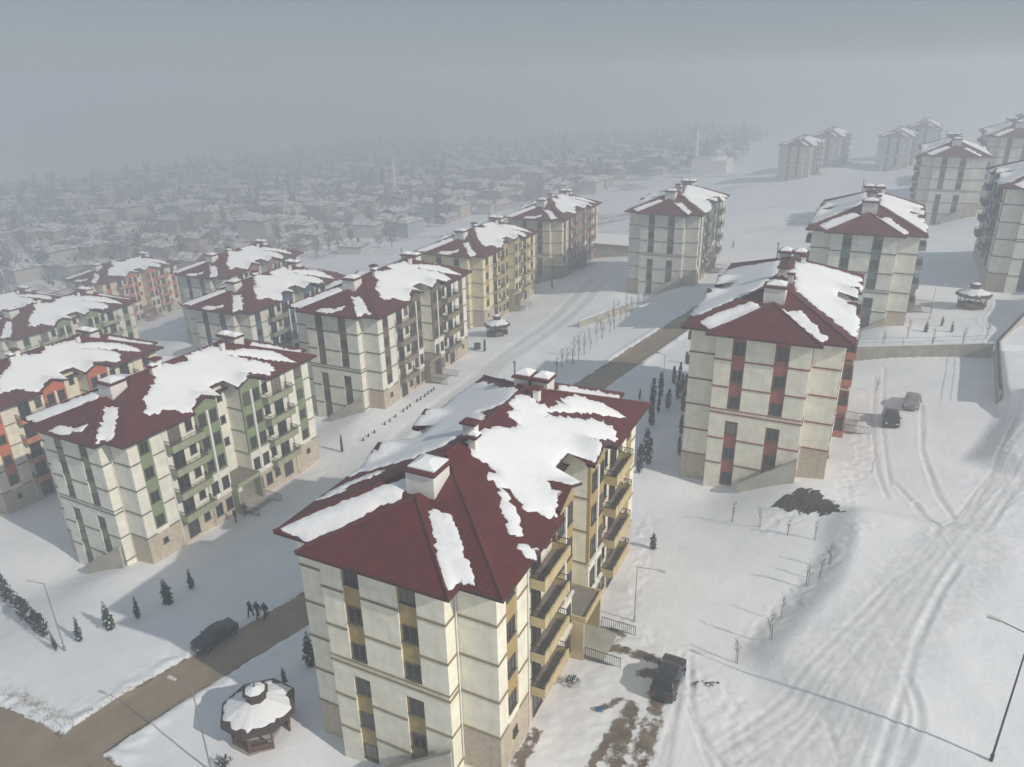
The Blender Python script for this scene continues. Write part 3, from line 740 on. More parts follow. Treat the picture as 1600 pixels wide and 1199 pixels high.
A4 = [(1.2,2.7),(1.3,3.1),(2.5,3.0),(3.1,2.4),(3.9,1.8),(4.7,0.8),(5.7,-0.1),(6.0,-0.6),(5.6,-0.6),(5.0,-0.85),(5.0,-1.5),(4.5,-1.2),(3.6,-0.2),(2.8,0.7),(1.8,1.9)]
A5 = [(-7.5,-0.6),(-7.3,-0.2),(-6.0,1.0),(-4.6,2.2),(-2.9,3.7),(-1.5,4.8),(-0.95,4.2),(-1.3,3.7),(-1.0,3.2),(-2.1,2.4),(-3.8,0.2),(-5.1,-1.0),(-5.3,-0.85),(-6.8,-0.8)]
A6 = [(-7.9,2.9),(-7.4,4.4),(-6.2,5.6),(-4.8,6.3),(-4.1,5.9),(-6.1,4.4),(-6.0,3.6),(-7.7,2.9)]
ALEFT = [(-7.9,6.2),(-7.9,8.2),(-7.0,9.8),(-7.9,10.8),(-7.9,14.4),(-7.0,16.2),(-7.9,17.4),(-7.9,24.8),(-6.2,24.0),(-3.0,20.8),(-1.2,19.4),(-0.2,18.0),(-0.1,15.7),(-1.6,14.6),(-0.5,13.2),(-0.6,10.5),(-1.3,8.6),(-3.0,7.4),(-5.2,7.0)]
B1 = [(3.5,5.4),(4.5,4.7),(4.8,4.2),(5.6,3.9),(6.0,4.8),(5.8,5.4),(6.1,6.3),(6.7,6.5),(7.6,7.6),(7.3,8.5),(6.7,9.2),(7.5,10.9),(7.8,11.3),(7.8,12.4),(7.7,13.3),(7.3,14.1),(7.8,15.3),(6.4,16.9),(5.9,17.5),(7.4,19.0),(7.3,20.2),(6.2,20.7),(5.3,20.4),(3.3,18.6),(2.6,17.9),(3.2,19.0),(5.4,21.2),(7.6,23.6),(6.6,23.4),(5.3,23.4),(3.8,22.4),(2.2,20.0),(1.5,17.9),(0.3,18.0),(0.1,13.8),(1.0,13.6),(0.9,12.4),(0.2,11.0),(0.1,9.6),(1.6,8.5),(2.8,6.5)]
B2P = [(1.1,2.6),(2.4,3.0),(4.1,1.6),(6.0,-0.4),(5.0,-0.8),(4.9,-1.6),(2.8,0.9)]
B4 = [(-2.1,-1.7),(-1.5,-0.9),(0.8,-0.7),(1.8,0.1),(2.0,-0.8),(1.0,-1.2),(0.9,-1.6),(-0.3,-1.8)]
H1 = [(1.6,7.0),(2.1,7.0),(3.5,5.3),(5.5,3.5),(7.7,1.4),(8.0,2.8),(7.95,7.5),(7.3,8.9),(6.6,9.5),(7.8,11.6),(8.0,11.9),(8.0,14.2),(7.4,15.6),(6.5,16.2),(7.8,18.2),(8.0,21.2),(7.0,21.6),(7.8,23.4),(7.6,25.0),(5.8,23.6),(2.2,20.6),(0.5,17.5),(0.8,13.6),(1.2,11.9),(1.4,8.2)]
H2 = [(-8.0,2.6),(-8.0,8.2),(-7.0,9.8),(-8.0,10.8),(-8.0,14.5),(-7.0,16.2),(-8.0,17.5),(-7.9,22.8),(-6.3,22.7),(-1.4,19.1),(-0.7,12.3),(-1.4,9.7),(-1.5,7.7),(-2.6,5.4),(-4.8,3.8),(-6.8,1.9)]
H3 = [(1.0,2.6),(2.5,3.1),(3.6,2.0),(5.4,-0.1),(5.3,-0.7),(4.8,-1.0),(2.9,0.7)]
H4 = [(-6.3,0.1),(-4.5,1.9),(-2.1,3.7),(-1.4,3.4),(-0.9,2.4),(-3.0,0.5),(-5.1,-0.9)]
FAR_R = [(.7, L - 2.4), (1.2, L - 3.4), (3.6, L - 1.5), (5.6, L + .3), (5.0, L + 1.3), (2.9, L - .6)]
FAR_L = [(-x, y) for x, y in FAR_R]
SNOW = {'A': [A1, A2, A3, A4, A5, A6, ALEFT, FAR_R, FAR_L], 'B': [B1, B2P, A5, B4, ALEFT, FAR_R, FAR_L], 'H': [H1, H2, H3, H4, FAR_R, FAR_L]}
SNOW['X'] = [B1, B2P, H4, ALEFT, FAR_R, FAR_L]

# window meshes, facing -y, origin at the middle of the sill
def win_meshes(w, h, mull=1, frame=M['white']):
    f = MB(); t = .07; d = .07
    f.box(-w / 2, w / 2, -d, 0, 0, t); f.box(-w / 2, w / 2, -d, 0, h - t, h)
    f.box(-w / 2, -w / 2 + t, -d, 0, t, h - t); f.box(w / 2 - t, w / 2, -d, 0, t, h - t)
    for i in range(mull):
        x = -w / 2 + w * (i + 1) / (mull + 1); f.box(x - .03, x + .03, -d + .01, 0, t, h - t)
    f.box(-w / 2 - .05, w / 2 + .05, -d - .06, 0, -.06, 0)
    g = MB(); g.box(-w / 2 + t, w / 2 - t, -.035, -.005, t, h - t)
    one = MB(); one.v = f.v + g.v; one.f = f.f + [tuple(i + len(f.v) for i in q) for q in g.f]; one.m = [0] * len(f.f) + [1] * len(g.f); one.uv = [None] * len(one.f)
    return f.mesh('window', M['frame']), g.mesh('pane', M['glass']), one.mesh('window', [M['frame'], M['glass']])
M['frame'] = plain('window_frame', (.10, .085, .07), .6, .1, 4)
WIN = {'a': win_meshes(1.0, 1.2), 'g': win_meshes(.95, 1.5), 's': win_meshes(.62, .62, 0), 'r': win_meshes(.72, .95, 0), 'd': win_meshes(1.45, 2.1), 'k': win_meshes(.85, 1.2, 0)}

def bars(mb, a, b_, z0, z1, step=.13, r=.018, rail=.03):
    a = Vector(a); b_ = Vector(b_); n = max(1, int((b_ - a).length / step))
    for z in (z0 + .03, z1): mb.tube((a.x, a.y, z), (b_.x, b_.y, z), rail, n=4)
    for i in range(n + 1):
        p = a.lerp(b_, i / n); rr = r if 0 < i < n else r * 1.8
        mb.tube((p.x, p.y, z0), (p.x, p.y, z1), rr, n=4, cap=False)
def make_balcony(sx):
    f = MB(); xo = 8.1; xi = 6.84; y0, y1 = 4.15, 8.29; X = lambda x: sx * x
    f.box(X(xi), X(xo), y0, y1, -.2, 0); f.box(X(xo - .12), X(xo), y0, y1, 0, .55)
    f.box(X(xi), X(xo - .12), y0, y0 + .1, 0, .5); f.box(X(xi), X(xo - .12), y1 - .1, y1, 0, .5)
    k = MB(); k.box(X(xi), X(xo - .12), y0 + .1, y1 - .1, .0, .02)
    r = MB(); bars(r, (X(xi + .05), y0 + .05), (X(xo - .06), y0 + .05), .5, 1.0); bars(r, (X(xi + .05), y1 - .05), (X(xo - .06), y1 - .05), .5, 1.0)
    r.tube((X(xo - .06), y0, .98), (X(xo - .06), y1, .98), .025, n=5)
    for i in range(1, 5): y = y0 + (y1 - y0) * i / 5; r.tube((X(xo - .06), y, .55), (X(xo - .06), y, .98), .018, n=4)
    return f.mesh('balcony', M['panel']), k.mesh('balcony_floor', M['floor']), r.mesh('railing', M['metal'])
BALC = {1: make_balcony(1), -1: make_balcony(-1)}
WALLS = make_walls().mesh('wall', M['paint']); BASE = make_base().mesh('base', M['stone'])
ROOF = make_roof().mesh('roof', [M['tiles'], M['fascia'], M['tile_edge']])
CH = [chim(-1.0, 1.0, 3.7, 5.6, ZE + 3.45), chim(.65, 1.15, 8.7, 9.2, ZE + 3.7, .2), chim(-.45, .45, 9.9, 10.5, ZE + 4.0, .2, False),
      chim(-1.55, -.3, 20.2, 21.6, ZE + 3.35, pipe=True), chim(.05, 1.35, 20.2, 21.6, ZE + 3.35), chim(1.1, 1.55, 18.0, 18.5, ZE + 3.6, .15, False)]
BANDS = []
for z, fl in ((11.2, 0), (8.4, 0), (5.6, 1), (6.02, 2), (2.8, 0), (0.0, 3)):
    mb = MB()
    if fl == 2:
        mb.box(-B2 - .06, B2 + .06, -PB - .06, -PB + .02, z, z + .1); mb.box(B2 - .02, B2 + .06, -PB + .02, .02, z, z + .1); mb.box(-B2 - .06, -B2 + .02, -PB + .02, .02, z, z + .1)
    else: band_boxes(mb, z, right=fl != 3, full=fl == 1)
    BANDS.append(mb.mesh('band', M['trim']))
def make_panels(sx):
    out = []
    for y0, y1 in ((1.15, 2.6), (L - 2.6, L - 1.15)):
        mb = MB(); mb.box(sx * 6.83, sx * 6.87, y0, y1, 3.3, 13.84); out.append(mb.mesh('accent_panel', M['panel']))
    for yc in (GYC, L - GYC):
        mb = MB(); x0, x1 = sx * 6.83, sx * 7.08; zt = 13.95
        mb.box(x0, x1, yc - 1.5, yc + 1.5, 5.6, zt)
        z2 = ZE + GZ0 + SL * GHW - .24; i = len(mb.v)
        for x in (x0, x1): mb.v += [(x, yc - 1.5, zt), (x, yc + 1.5, zt), (x, yc, z2)]
        for q in ((i, i + 1, i + 2), (i + 3, i + 4, i + 5), (i, i + 2, i + 5, i + 3), (i + 1, i + 2, i + 5, i + 4)): mb.f.append(q); mb.m.append(0); mb.uv.append(None)
        out.append(mb.mesh('accent_panel', M['panel']))
    pil = []
    for yc in (GYC, L - GYC):
        mb = MB(); mb.box(sx * 7.08, sx * 7.2, yc - .13, yc + .13, 2.95, 13.4); pil.append(mb.mesh('pilaster', M['white']))
    cor = []
    for yc in (GYC, L - GYC):
        for z in (2.72, 5.55):
            mb = MB(); mb.box(sx * 7.0, sx * 7.24, yc - 1.56, yc + 1.56, z, z + .2); cor.append(mb.mesh('cornice', M['white']))
    return out, pil, cor
PANELS = {1: make_panels(1), -1: make_panels(-1)}
def end_strips():
    out = []
    for x0, x1 in ((-2.75, -1.5), (1.15, 2.45)):
        for z0, z1 in ((6.15, 13.84), (-2.4, 4.85)):
            mb = MB(); mb.box(x0, x1, -PB + .11, -PB + .16, z0, z1); out.append(mb.mesh('accent_panel', M['panel']))
    return out
STRIPS = end_strips()
cn = MB(); cn.box(4.61, 8.2, 11.22, 14.76, 3.15, 3.35)
for q in ((4.7, 8.2, 11.22, 11.34), (4.7, 8.2, 14.64, 14.76), (8.08, 8.2, 11.34, 14.64)): cn.box(*q, 3.35, 3.62)
cn.box(7.1, 8.1, 11.12, 11.3, -2, 3.15); cn.box(7.1, 8.1, 14.68, 14.86, -2, 3.15)
CANOPY = cn.mesh('canopy', M['panel'])
cf = MB(); cf.box(4.7, 8.08, 11.34, 14.64, 3.352, 3.4); CFLOOR = cf.mesh('canopy_deck', M['floor'])
st = MB(); st.box(4.6, 9.6, 11.3, 14.68, -2, .12); st.box(9.6, 10.0, 11.5, 14.5, -2, -.05); STEP = st.mesh('entrance_step', M['concrete'])
dr_ = MB(); dr_.box(4.6, 4.68, 12.1, 13.9, .12, 2.4); DOOR = dr_.mesh('entrance_door', M['dwood'])
RAILS = []
for y in (11.2, 14.8):
    mb = MB(); bars(mb, (8.25, y), (10.9, y), .15, 1.1, .15, .018, .03); RAILS.append(mb.mesh('entrance_railing', M['metal']))
wv = MB(); ww = [(B2 + .06, -1.4, 2.15), (-.9, -2.3, -1.15)]
for dx, dy in ((0, 0), (.05, -.28)):
    for (x, y, z) in ww: wv.v += [(x + dx, y + dy, -6), (x + dx, y + dy, z)]
for q in ((0, 2, 3, 1), (4, 5, 7, 6), (1, 3, 7, 5), (0, 1, 5, 4), (2, 6, 7, 3)): wv.f.append(q); wv.m.append(0); wv.uv.append(None)
WING = wv.mesh('retaining_wall', M['concrete'])

DOWN = []
for y in (4.02, L - 4.02):
    mb = MB(); mb.tube((7.06, y, .1), (7.06, y, 13.9), .06, n=6); DOWN.append(mb.mesh('downpipe', M['white']))
mb = MB(); mb.tube((B2 + .1, -.1, .3), (B2 + .1, -.1, 13.9), .055, n=6); DOWN.append(mb.mesh('downpipe', M['white']))
SNOW_CACHE = {}
def snow_meshes(kind, seed):
    k = (kind, seed)
    if k not in SNOW_CACHE:
        jit = 0.0 if kind == 'A' or (kind in 'BH' and seed == 0) else .28
        SNOW_CACHE[k] = [snow_patch(p, .10, seed * 7 + i, jag=.20 if i not in (3, 4) else .10, jit=jit if i < 2 else jit * .2) for i, p in enumerate(SNOW[kind])]
    return SNOW_CACHE[k]

def window(kind, parent, loc, rz, near):
    f, g, one = WIN[kind]
    if near:
        o = inst('window', f, parent, loc, rz); inst('pane', g, o)
    else: inst('window', one, parent, loc, rz)

def building(key, label, accent, bandc, wallc, stonec, balc, snow, seed, near=True, right=True, left=0, entrance=True):
    X, Y, Z, a = POSE[key]
    root = empty('apartment_building', (X, Y, Z), a); tag(root, label, 'apartment building', 'apartment buildings of the estate')
    inst('wall', WALLS, root, color=wallc); inst('base', BASE, root, color=stonec)
    rf = inst('roof', ROOF, root)
    for c in CH: inst('chimney', c, rf)
    for s in snow_meshes(snow, seed): inst('roof_snow', s, root)
    for b_ in BANDS: inst('band', b_, root, color=bandc)
    for s in STRIPS: inst('accent_panel', s, root, color=accent)
    for xc in (-2.1, 1.83):
        for z in (11.9, 9.1, 6.3, 3.5, .7, -2.1):
            if xc > 0 and z < -1: continue
            window('a', root, (xc, -PB + .11, z), 0, near)
    sides = ([1] if right else []) + ([-1] if left == 2 else [])
    for sx in sides:
        pan, pil, cor = PANELS[sx]
        for q in pan: inst('accent_panel', q, root, color=accent)
        for q in pil: inst('pilaster', q, root)
        for q in cor: inst('cornice', q, root)
        rz = R(90) * sx
        for m_ in (0, 1):
            yy = lambda y: y if m_ == 0 else L - y
            for z in (11.9, 9.1, 6.3, 3.5): window('a', root, (sx * 6.87, yy(1.88), z), rz, near)
            if sx > 0: window('s', root, (7.01, yy(1.9), 1.35), rz, near)
            for z in FLOORS:
                for dy in (-.75, .75): window('g', root, (sx * 7.08, yy(GYC) + dy, z + .55), rz, near)
                window('d', root, (sx * (6.9 if z < 2 else 6.83), yy(5.55), z + .03), rz, near)
                window('k', root, (sx * (6.9 if z < 2 else 6.83), yy(7.45), z + .8), rz, near)
            for z in (8.4, 5.6, 11.2): window('r', root, (sx * 4.6, yy(12.2), z + 1.2), rz, near)
    for sx in ([1] if right else []) + ([-1] if left else []):
        bm_, km, rm = BALC[sx]
        for z in FLOORS[1:]:
            for m_ in (0, 1):
                o = inst('balcony', bm_, root, (0, L - 12.44 if m_ else 0, z), color=balc)
                inst('balcony_floor', km, o); inst('railing', rm, o)
    if entrance and right:
        c = inst('canopy', CANOPY, root, color=balc); inst('canopy_deck', CFLOOR, c)
        inst('entrance_step', STEP, root); inst('entrance_door', DOOR, root)
        for q in RAILS: inst('entrance_railing', q, root)
    inst('retaining_wall', WING, root)
    for q in (DOWN if right else DOWN[2:]): inst('downpipe', q, root)
    return root

CREAM = (.86, .82, .675); CREAM2 = (.80, .78, .68); CREAM3 = (.79, .735, .59)
TAN = (.52, .445, .345); TAN2 = (.52, .44, .34)
YEL = (.40, .29, .12); GRN = (.22, .27, .145); RED = (.33, .10, .07); ORA = (.52, .15, .06); BLU = (.07, .11, .17); BRN = (.17, .125, .085); GRY = (.20, .19, .17); TEAL = (.13, .19, .17)
building('A', 'yellow and cream apartment block, largest and closest, red roof half bare of snow', YEL, (.27, .22, .12), CREAM, TAN2, (.55, .44, .24), 'A', 0)
building('B', 'green and cream apartment block beside the dark car and walkers on the road', GRN, (.17, .18, .12), CREAM2, TAN, (.31, .33, .21), 'B', 0)
building('H', 'red striped cream apartment block with end wall facing, above the dark earth heap', RED, (.27, .09, .07), CREAM, TAN2, (.40, .15, .09), 'H', 0, left=1)
building('C', 'orange and cream apartment block behind the green one, mostly snowy roof, cut by frame', ORA, (.20, .15, .10), CREAM3, TAN, (.46, .20, .11), 'X', 1)
building('D', 'brown and cream apartment block beside the row of small bollards', BRN, (.12, .10, .08), CREAM2, TAN2, (.24, .19, .14), 'B', 2)
building('E', 'yellow cream apartment block behind the round gazebo on the snowy street', (.42, .34, .16), (.20, .16, .09), (.78, .69, .43), TAN2, (.40, .32, .18), 'B', 3, near=False)
building('F', 'brown red apartment block at the far end of the snowy street', (.25, .10, .07), (.16, .11, .09), (.70, .62, .47), (.30, .24, .18), (.30, .14, .10), 'B', 4, near=False)
building('G', 'pale apartment block with teal window strips across the street from the far row', TEAL, (.15, .17, .15), (.71, .68, .60), TAN2, (.24, .22, .19), 'H', 2, near=False)
building('I', 'grey green striped apartment block above the long concrete retaining wall', TEAL, (.14, .13, .12), CREAM2, TAN2, (.22, .21, .19), 'H', 3, near=False, left=1)
building('J', 'brown striped apartment block on the upper slope behind the blue balconied one', BRN, (.13, .11, .10), (.70, .66, .58), TAN, (.2, .17, .14), 'H', 4, near=False, left=1)
building('J2', 'pale apartment block with snowy roof stepped behind the brown striped upper block', BRN, (.13, .11, .10), (.70, .66, .58), TAN, (.2, .17, .14), 'H', 5, near=False, left=1)
building('J3', 'topmost apartment block at the edge of the hill, roof only just in view', BRN, (.13, .11, .10), (.70, .67, .59), TAN, (.2, .17, .14), 'H', 5, near=False)
building('K', 'blue balconied apartment block beside the gazebo, cut by the right edge', BLU, (.08, .09, .11), CREAM2, TAN, (.12, .16, .22), 'H', 6, near=False, right=False, left=2)
building('N', 'grey apartment block with green balconies between the brown and green ones', BLU, (.14, .15, .14), (.70, .67, .59), TAN, (.22, .23, .18), 'B', 5, near=False)
building('O', 'grey apartment block with reddish gables at the edge of the town houses', (.26, .14, .10), (.14, .13, .12), (.66, .64, .57), TAN, (.24, .2, .15), 'B', 6, near=False)
building('P', 'orange red apartment block nearest the hazy town with tall white pilasters', (.48, .13, .07), (.2, .14, .10), (.72, .62, .45), TAN, (.46, .18, .10), 'B', 7, near=False)
building('Q', 'green apartment block behind the orange one at the left of the estate', GRN, (.17, .18, .13), (.70, .67, .56), TAN, (.31, .33, .22), 'X', 8, near=False)
building('R', 'apartment block at the left frame edge whose snowy roof alone shows', GRN, (.17, .18, .13), (.70, .67, .56), TAN, (.31, .33, .22), 'X', 9, near=False)
building('L', 'faint ochre apartment block standing lone in haze beyond the open snowfield', (.30, .22, .14), (.16, .14, .12), (.60, .54, .42), TAN, (.25, .2, .15), 'H', 7, near=False)
building('L2', 'faint grey apartment block just behind the ochre one in the haze', GRY, (.16, .15, .14), (.56, .55, .52), TAN, (.22, .2, .18), 'H', 8, near=False)
building('M', 'faint blue grey apartment block in haze left of the brown striped one', (.16, .18, .2), (.14, .15, .16), (.58, .57, .53), TAN, (.22, .22, .22), 'H', 7, near=False)
building('M2', 'faint apartment block with bright snowy roof behind the blue grey hazy one', GRY, (.16, .15, .14), (.56, .55, .52), TAN, (.22, .2, .18), 'H', 8, near=False)

# ------------------------------------------------------------------ plants
def blade(mb, p, d, side, ln, wd, mi, droop=.25):
    p = Vector(p); d = Vector(d); q = p + d * ln + Vector((0, 0, -droop * ln)); s = Vector(side) * wd
    mid = p.lerp(q, .5) + Vector((0, 0, droop * ln * .25))
    mb.face([p - s * .3, mid - s, q, mid + s, p + s * .3], mi)
def spruce_mesh(seed, slim=.26, tiers=13, snow=.16):
    r = random.Random(seed); c = MB(); t = MB(); t.tube((0, 0, -.05), (0, 0, .97), .022, .004, 6)
    for i in range(tiers):
        k = i / (tiers - 1); z = .09 + .86 * k; rad = slim * (1 - k) ** .7 * (.55 + .45 * min(1, k * 3.5)) * r.uniform(.65, 1.25) + .02; n = int(11 - 5 * k)
        for j in range(n):
            a = 2 * math.pi * (j + r.random()) / n; d = Vector((math.cos(a), math.sin(a), .05)); sd_ = Vector((-math.sin(a), math.cos(a), r.uniform(-.3, .3)))
            ln = rad * r.uniform(.7, 1.15)
            blade(c, (0, 0, z + r.uniform(-.02, .02)), d, sd_, ln, ln * .24 + .012, 0, r.uniform(.1, .45))
            for q in (.45, .75):
                b_ = Vector((0, 0, z)) + d * ln * q + Vector((0, 0, -.25 * ln * q)); a2 = a + r.choice((-1, 1)) * .8
                blade(c, b_, (math.cos(a2), math.sin(a2), 0), (-math.sin(a2), math.cos(a2), 0), ln * .38, ln * .12 + .008, 0, .3)
            if r.random() < snow: blade(c, Vector((0, 0, z + .018)), d, sd_, ln * .9, ln * .17 + .008, 1, .28)
    return t.mesh('trunk', M['bark']), c.mesh('crown', [M['spruce'], M['snow']])
def column_mesh(seed, n=260, mat='cypress', rad=.12):
    r = random.Random(seed); c = MB(); t = MB(); t.tube((0, 0, -.05), (0, 0, .9), .014, .004, 5)
    for i in range(n):
        k = r.random(); z = .04 + .96 * k; prof = rad * (math.sin(math.pi * min(1, (.12 + .88 * k))) ** .6) * (1.08 - .35 * k)
        a = r.uniform(0, 6.283); rr = prof * r.uniform(.35, 1.12); p = Vector((rr * math.cos(a), rr * math.sin(a), z))
        up = Vector((math.cos(a) * .35, math.sin(a) * .35, 1)).normalized(); sd_ = Vector((-math.sin(a), math.cos(a), 0))
        ln = r.uniform(.05, .11); w = r.uniform(.012, .026)
        c.face([p - sd_ * w, p + up * ln * .5 - sd_ * w * 1.2, p + up * ln, p + up * ln * .5 + sd_ * w * 1.2, p + sd_ * w], 1 if r.random() < .015 else 0)
    return t.mesh('trunk', M['bark']), c.mesh('crown', [M[mat], M['snow']])
def sapling_mesh(seed, stake=True):
    r = random.Random(seed); t = MB(); t.tube((0, 0, -.05), (r.uniform(-.03, .03), r.uniform(-.03, .03), .95), .0085, .003, 5)
    for i in range(16):
        z = r.uniform(.35, .9); a = r.uniform(0, 6.28); ln = r.uniform(.10, .26)
        p = Vector((0, 0, z)); q = p + Vector((math.cos(a) * ln * .6, math.sin(a) * ln * .6, ln)); t.tube(p, q, .005, .002, 4, cap=False)
        for _ in range(2):
            a2 = a + r.uniform(-1, 1); m_ = p.lerp(q, r.uniform(.3, .8)); t.tube(m_, m_ + Vector((math.cos(a2) * ln * .4, math.sin(a2) * ln * .4, ln * .45)), .003, .0015, 3, cap=False)
    k = MB(); k.tube((.06, 0, -.05), (.06, 0, .62), .014, .012, 5)
    return t.mesh('trunk', M['twig']), k.mesh('stake', M['wood'])
def bush_mesh(seed, mat, n=170, flat=.8):
    r = random.Random(seed); c = MB(); t = MB()
    for i in range(5):
        a = r.uniform(0, 6.28); t.tube((0, 0, -.05), (math.cos(a) * .2, math.sin(a) * .2, .5), .018, .008, 4)
    for i in range(n):
        v = Vector((r.gauss(0, 1), r.gauss(0, 1), r.gauss(0, 1))).normalized() * (r.random() ** .4) * .42; v.z = abs(v.z) * flat * 2 + .05
        d = Vector((v.x, v.y, v.z + .1)).normalized(); sd_ = d.cross(Vector((r.uniform(-1, 1), r.uniform(-1, 1), 1))).normalized(); ln = r.uniform(.08, .17); w = r.uniform(.015, .035)
        c.face([v - sd_ * w, v + d * ln * .5 - sd_ * w * 1.2, v + d * ln, v + d * ln * .5 + sd_ * w * 1.2, v + sd_ * w], 1 if r.random() < .1 else 0)
    return t.mesh('trunk', M['bark']), c.mesh('crown', [M[mat], M['snow']])
def bare_tree_mesh(seed, n=110, tall=1.0):
    r = random.Random(seed); t = MB(); c = MB(); t.tube((0, 0, -.1), (0, 0, .55), .025, .012, 6)
    for i in range(9):
        z = r.uniform(.22, .55); a = r.uniform(0, 6.28); ln = r.uniform(.25, .42); w = .55 / tall
        q = Vector((math.cos(a) * ln * w, math.sin(a) * ln * w, z + ln * .85)); t.tube((0, 0, z), q, .012, .004, 4, cap=False)
    for i in range(n):
        v = Vector((r.gauss(0, 1), r.gauss(0, 1), r.gauss(0, 1))).normalized() * (r.random() ** .45); v = Vector((v.x * .36 / tall, v.y * .36 / tall, v.z * .36 + .62))
        d = Vector((v.x * 1.2, v.y * 1.2, .35 + r.uniform(-.1, .3))).normalized(); sd_ = d.cross(Vector((r.uniform(-1, 1), r.uniform(-1, 1), .3))).normalized()
        ln = r.uniform(.07, .16); w = r.uniform(.012, .03)
        c.face([v - sd_ * w * .4, v + d * ln * .6 - sd_ * w, v + d * ln, v + d * ln * .6 + sd_ * w], 0)
    return t, c
SPR = [spruce_mesh(i, s) for i, s in enumerate((.15, .125, .23, .11))]
CYP = [column_mesh(i + 20, rad=q) for i, q in enumerate((.11, .085, .13))]
JUN = [column_mesh(i + 40, 240, 'juniper', .17) for i in range(3)]
SAP = [sapling_mesh(i + 60) for i in range(4)]
BSH = [bush_mesh(i + 80, 'juniper') for i in range(3)]
rt = random.Random(11)
def plant(name, pair, p, h, label, cat, group=None, w=1.0, second='crown', first='trunk', sink=.05):
    o = empty(name, (p.x, p.y, p.z - sink), rt.uniform(0, 6.28)); tag(o, label, cat, group); w *= rt.uniform(.85, 1.2); o.scale = (h * w, h * w, h)
    o.rotation_euler.x = rt.uniform(-.05, .05); o.rotation_euler.y = rt.uniform(-.05, .05)
    inst(first, pair[0], o); inst(second, pair[1], o); return o
sl_ = [((125, 1003), 2.9, 1), ((173, 985), 3.3, 0), ((216, 967), 2.6, 1), ((264, 942), 2.9, 2), ((300, 921), 2.5, 1)]
nm = ['slim dark spruce next to the lamp post on the shaded snow', 'tallest dark spruce of the row above the muddy road', 'middle dark spruce of the row above the muddy road', 'broad dark spruce standing left of the last in the row', 'dark spruce at the upper end of the row near the green block']
for ((u, v), h, k), l_ in zip(sl_, nm): plant('spruce_tree', SPR[k], at(u, v), h, l_, 'tree', 'spruces above the muddy road')
plant('spruce_tree', SPR[3], at(89, 1018), 2.4, 'snow dusted spruce right at the foot of the thin lamp post', 'tree', 'spruces above the muddy road')
plant('spruce_tree', SPR[2], at(445, 1066), 1.5, 'little spruce in the snow behind the octagonal gazebo', 'tree')
plant('spruce_tree', SPR[0], at(486, 1040), 3.4, 'dark spruce half hidden by the left wall of the yellow block', 'tree')
plant('spruce_tree', SPR[2], at(1020, 858), 1.9, 'lone grey green pine on the snowy yard right of the yellow block', 'tree')
for (u, v), l_ in (((1446, 519), 'small dark pine nearest the balconies above the retaining wall'), ((1471, 509), 'small dark pine at the back of three above the retaining wall'), ((1487, 519), 'small dark pine nearest the gazebo above the retaining wall')):
    plant('pine_tree', SPR[2], at(u, v), 1.7, l_, 'tree', 'small pines above the retaining wall')
for i, (u, v) in enumerate(((2, 925), (13, 938), (24, 950), (36, 964), (48, 975), (60, 986), (70, 994))):
    plant('juniper_shrub', JUN[i % 3], at(u, v), 2.5 + .3 * math.sin(i * 2), 'dark juniper in the dense hedge line at the left edge', 'shrub', 'junipers of the hedge at the left edge', 1.35)
plant('shrub', BSH[0], at(352, 1200), 1.3, 'grey green shrub in the snow at the foot of the street lamp', 'shrub')
plant('shrub', BSH[1], at(895, 1072), 1.1, 'reddish shrub beside the lowest balcony of the yellow block', 'shrub')
for i, ((u, v), h) in enumerate((((1035, 742), 1.6), ((1112, 905), 4.0), ((1118, 770), 3.6), ((1166, 722), 3.4), ((1152, 822), 2.5), ((1211, 797), 2.7), ((1250, 640), 2.6), ((1285, 605), 2.4), ((1277, 737), 3.2), ((1320, 720), 3.0), ((1326, 512), 1.8), ((1086, 1145), 4.2), ((1033, 1199), 3.4), ((1302, 812), 2.6), ((1293, 960), 2.6), ((1283, 1088), 2.4), ((1300, 680), 2.4))):
    p = at(740 + u / 3.997, 440 + v / 3.997)
    plant('cypress_tree', CYP[i % 3], p, h, 'narrow dark cypress on shaded snow left of the red striped block', 'tree', 'cypresses beside the red striped block')
for u, v, h, l_ in ((535, 707, 2.4, 'lone slender cypress on the snowy verge by the bollards'), (757, 550, 2.2, 'slender cypress beside the dark bin near the round gazebo'), (863, 452, 2.4, 'dark cypress in front of the brown red block'),
                    (1145, 388, 1.8, 'dark cypress at the corner of the pale teal striped block')):
    plant('cypress_tree', CYP[1], at(u, v), h, l_, 'tree')
k = 0
for row, (a, b_) in enumerate((((868, 585), (985, 470)), ((890, 575), (1010, 470)))):
    for i in range(13):
        t = (i + .5 * row) / 13 + rt.uniform(-.02, .02); p = at(a[0] + (b_[0] - a[0]) * t, a[1] + (b_[1] - a[1]) * t)
        plant('sapling', SAP[k % 4], p, rt.uniform(2.2, 3.4), 'bare staked sapling in the double row along the snowy street', 'sapling', 'saplings along the snowy street', 1.0, 'stake'); k += 1
for u, v in ((1144, 816), (1185, 825), (1230, 836), (1274, 845), (1294, 883), (1282, 902), (1262, 916), (1220, 966), (1202, 1001), (1149, 1038), (1370, 610), (1362, 740), (1236, 800)):
    plant('sapling', SAP[k % 4], at(u, v), rt.uniform(1.7, 2.5), 'bare staked sapling on the open yard or its grey bank', 'sapling', 'saplings round the open yard', 1.0, 'stake'); k += 1
for u, v in ((1340, 543), (1380, 540), (1418, 528), (1455, 548), (1505, 540), (1540, 530), (1395, 345), (1440, 390)):
    plant('sapling', SAP[k % 4], at(u, v), rt.uniform(2, 3), 'bare staked sapling on the terrace above the concrete wall', 'sapling', 'saplings above the concrete wall', 1.0, 'stake'); k += 1

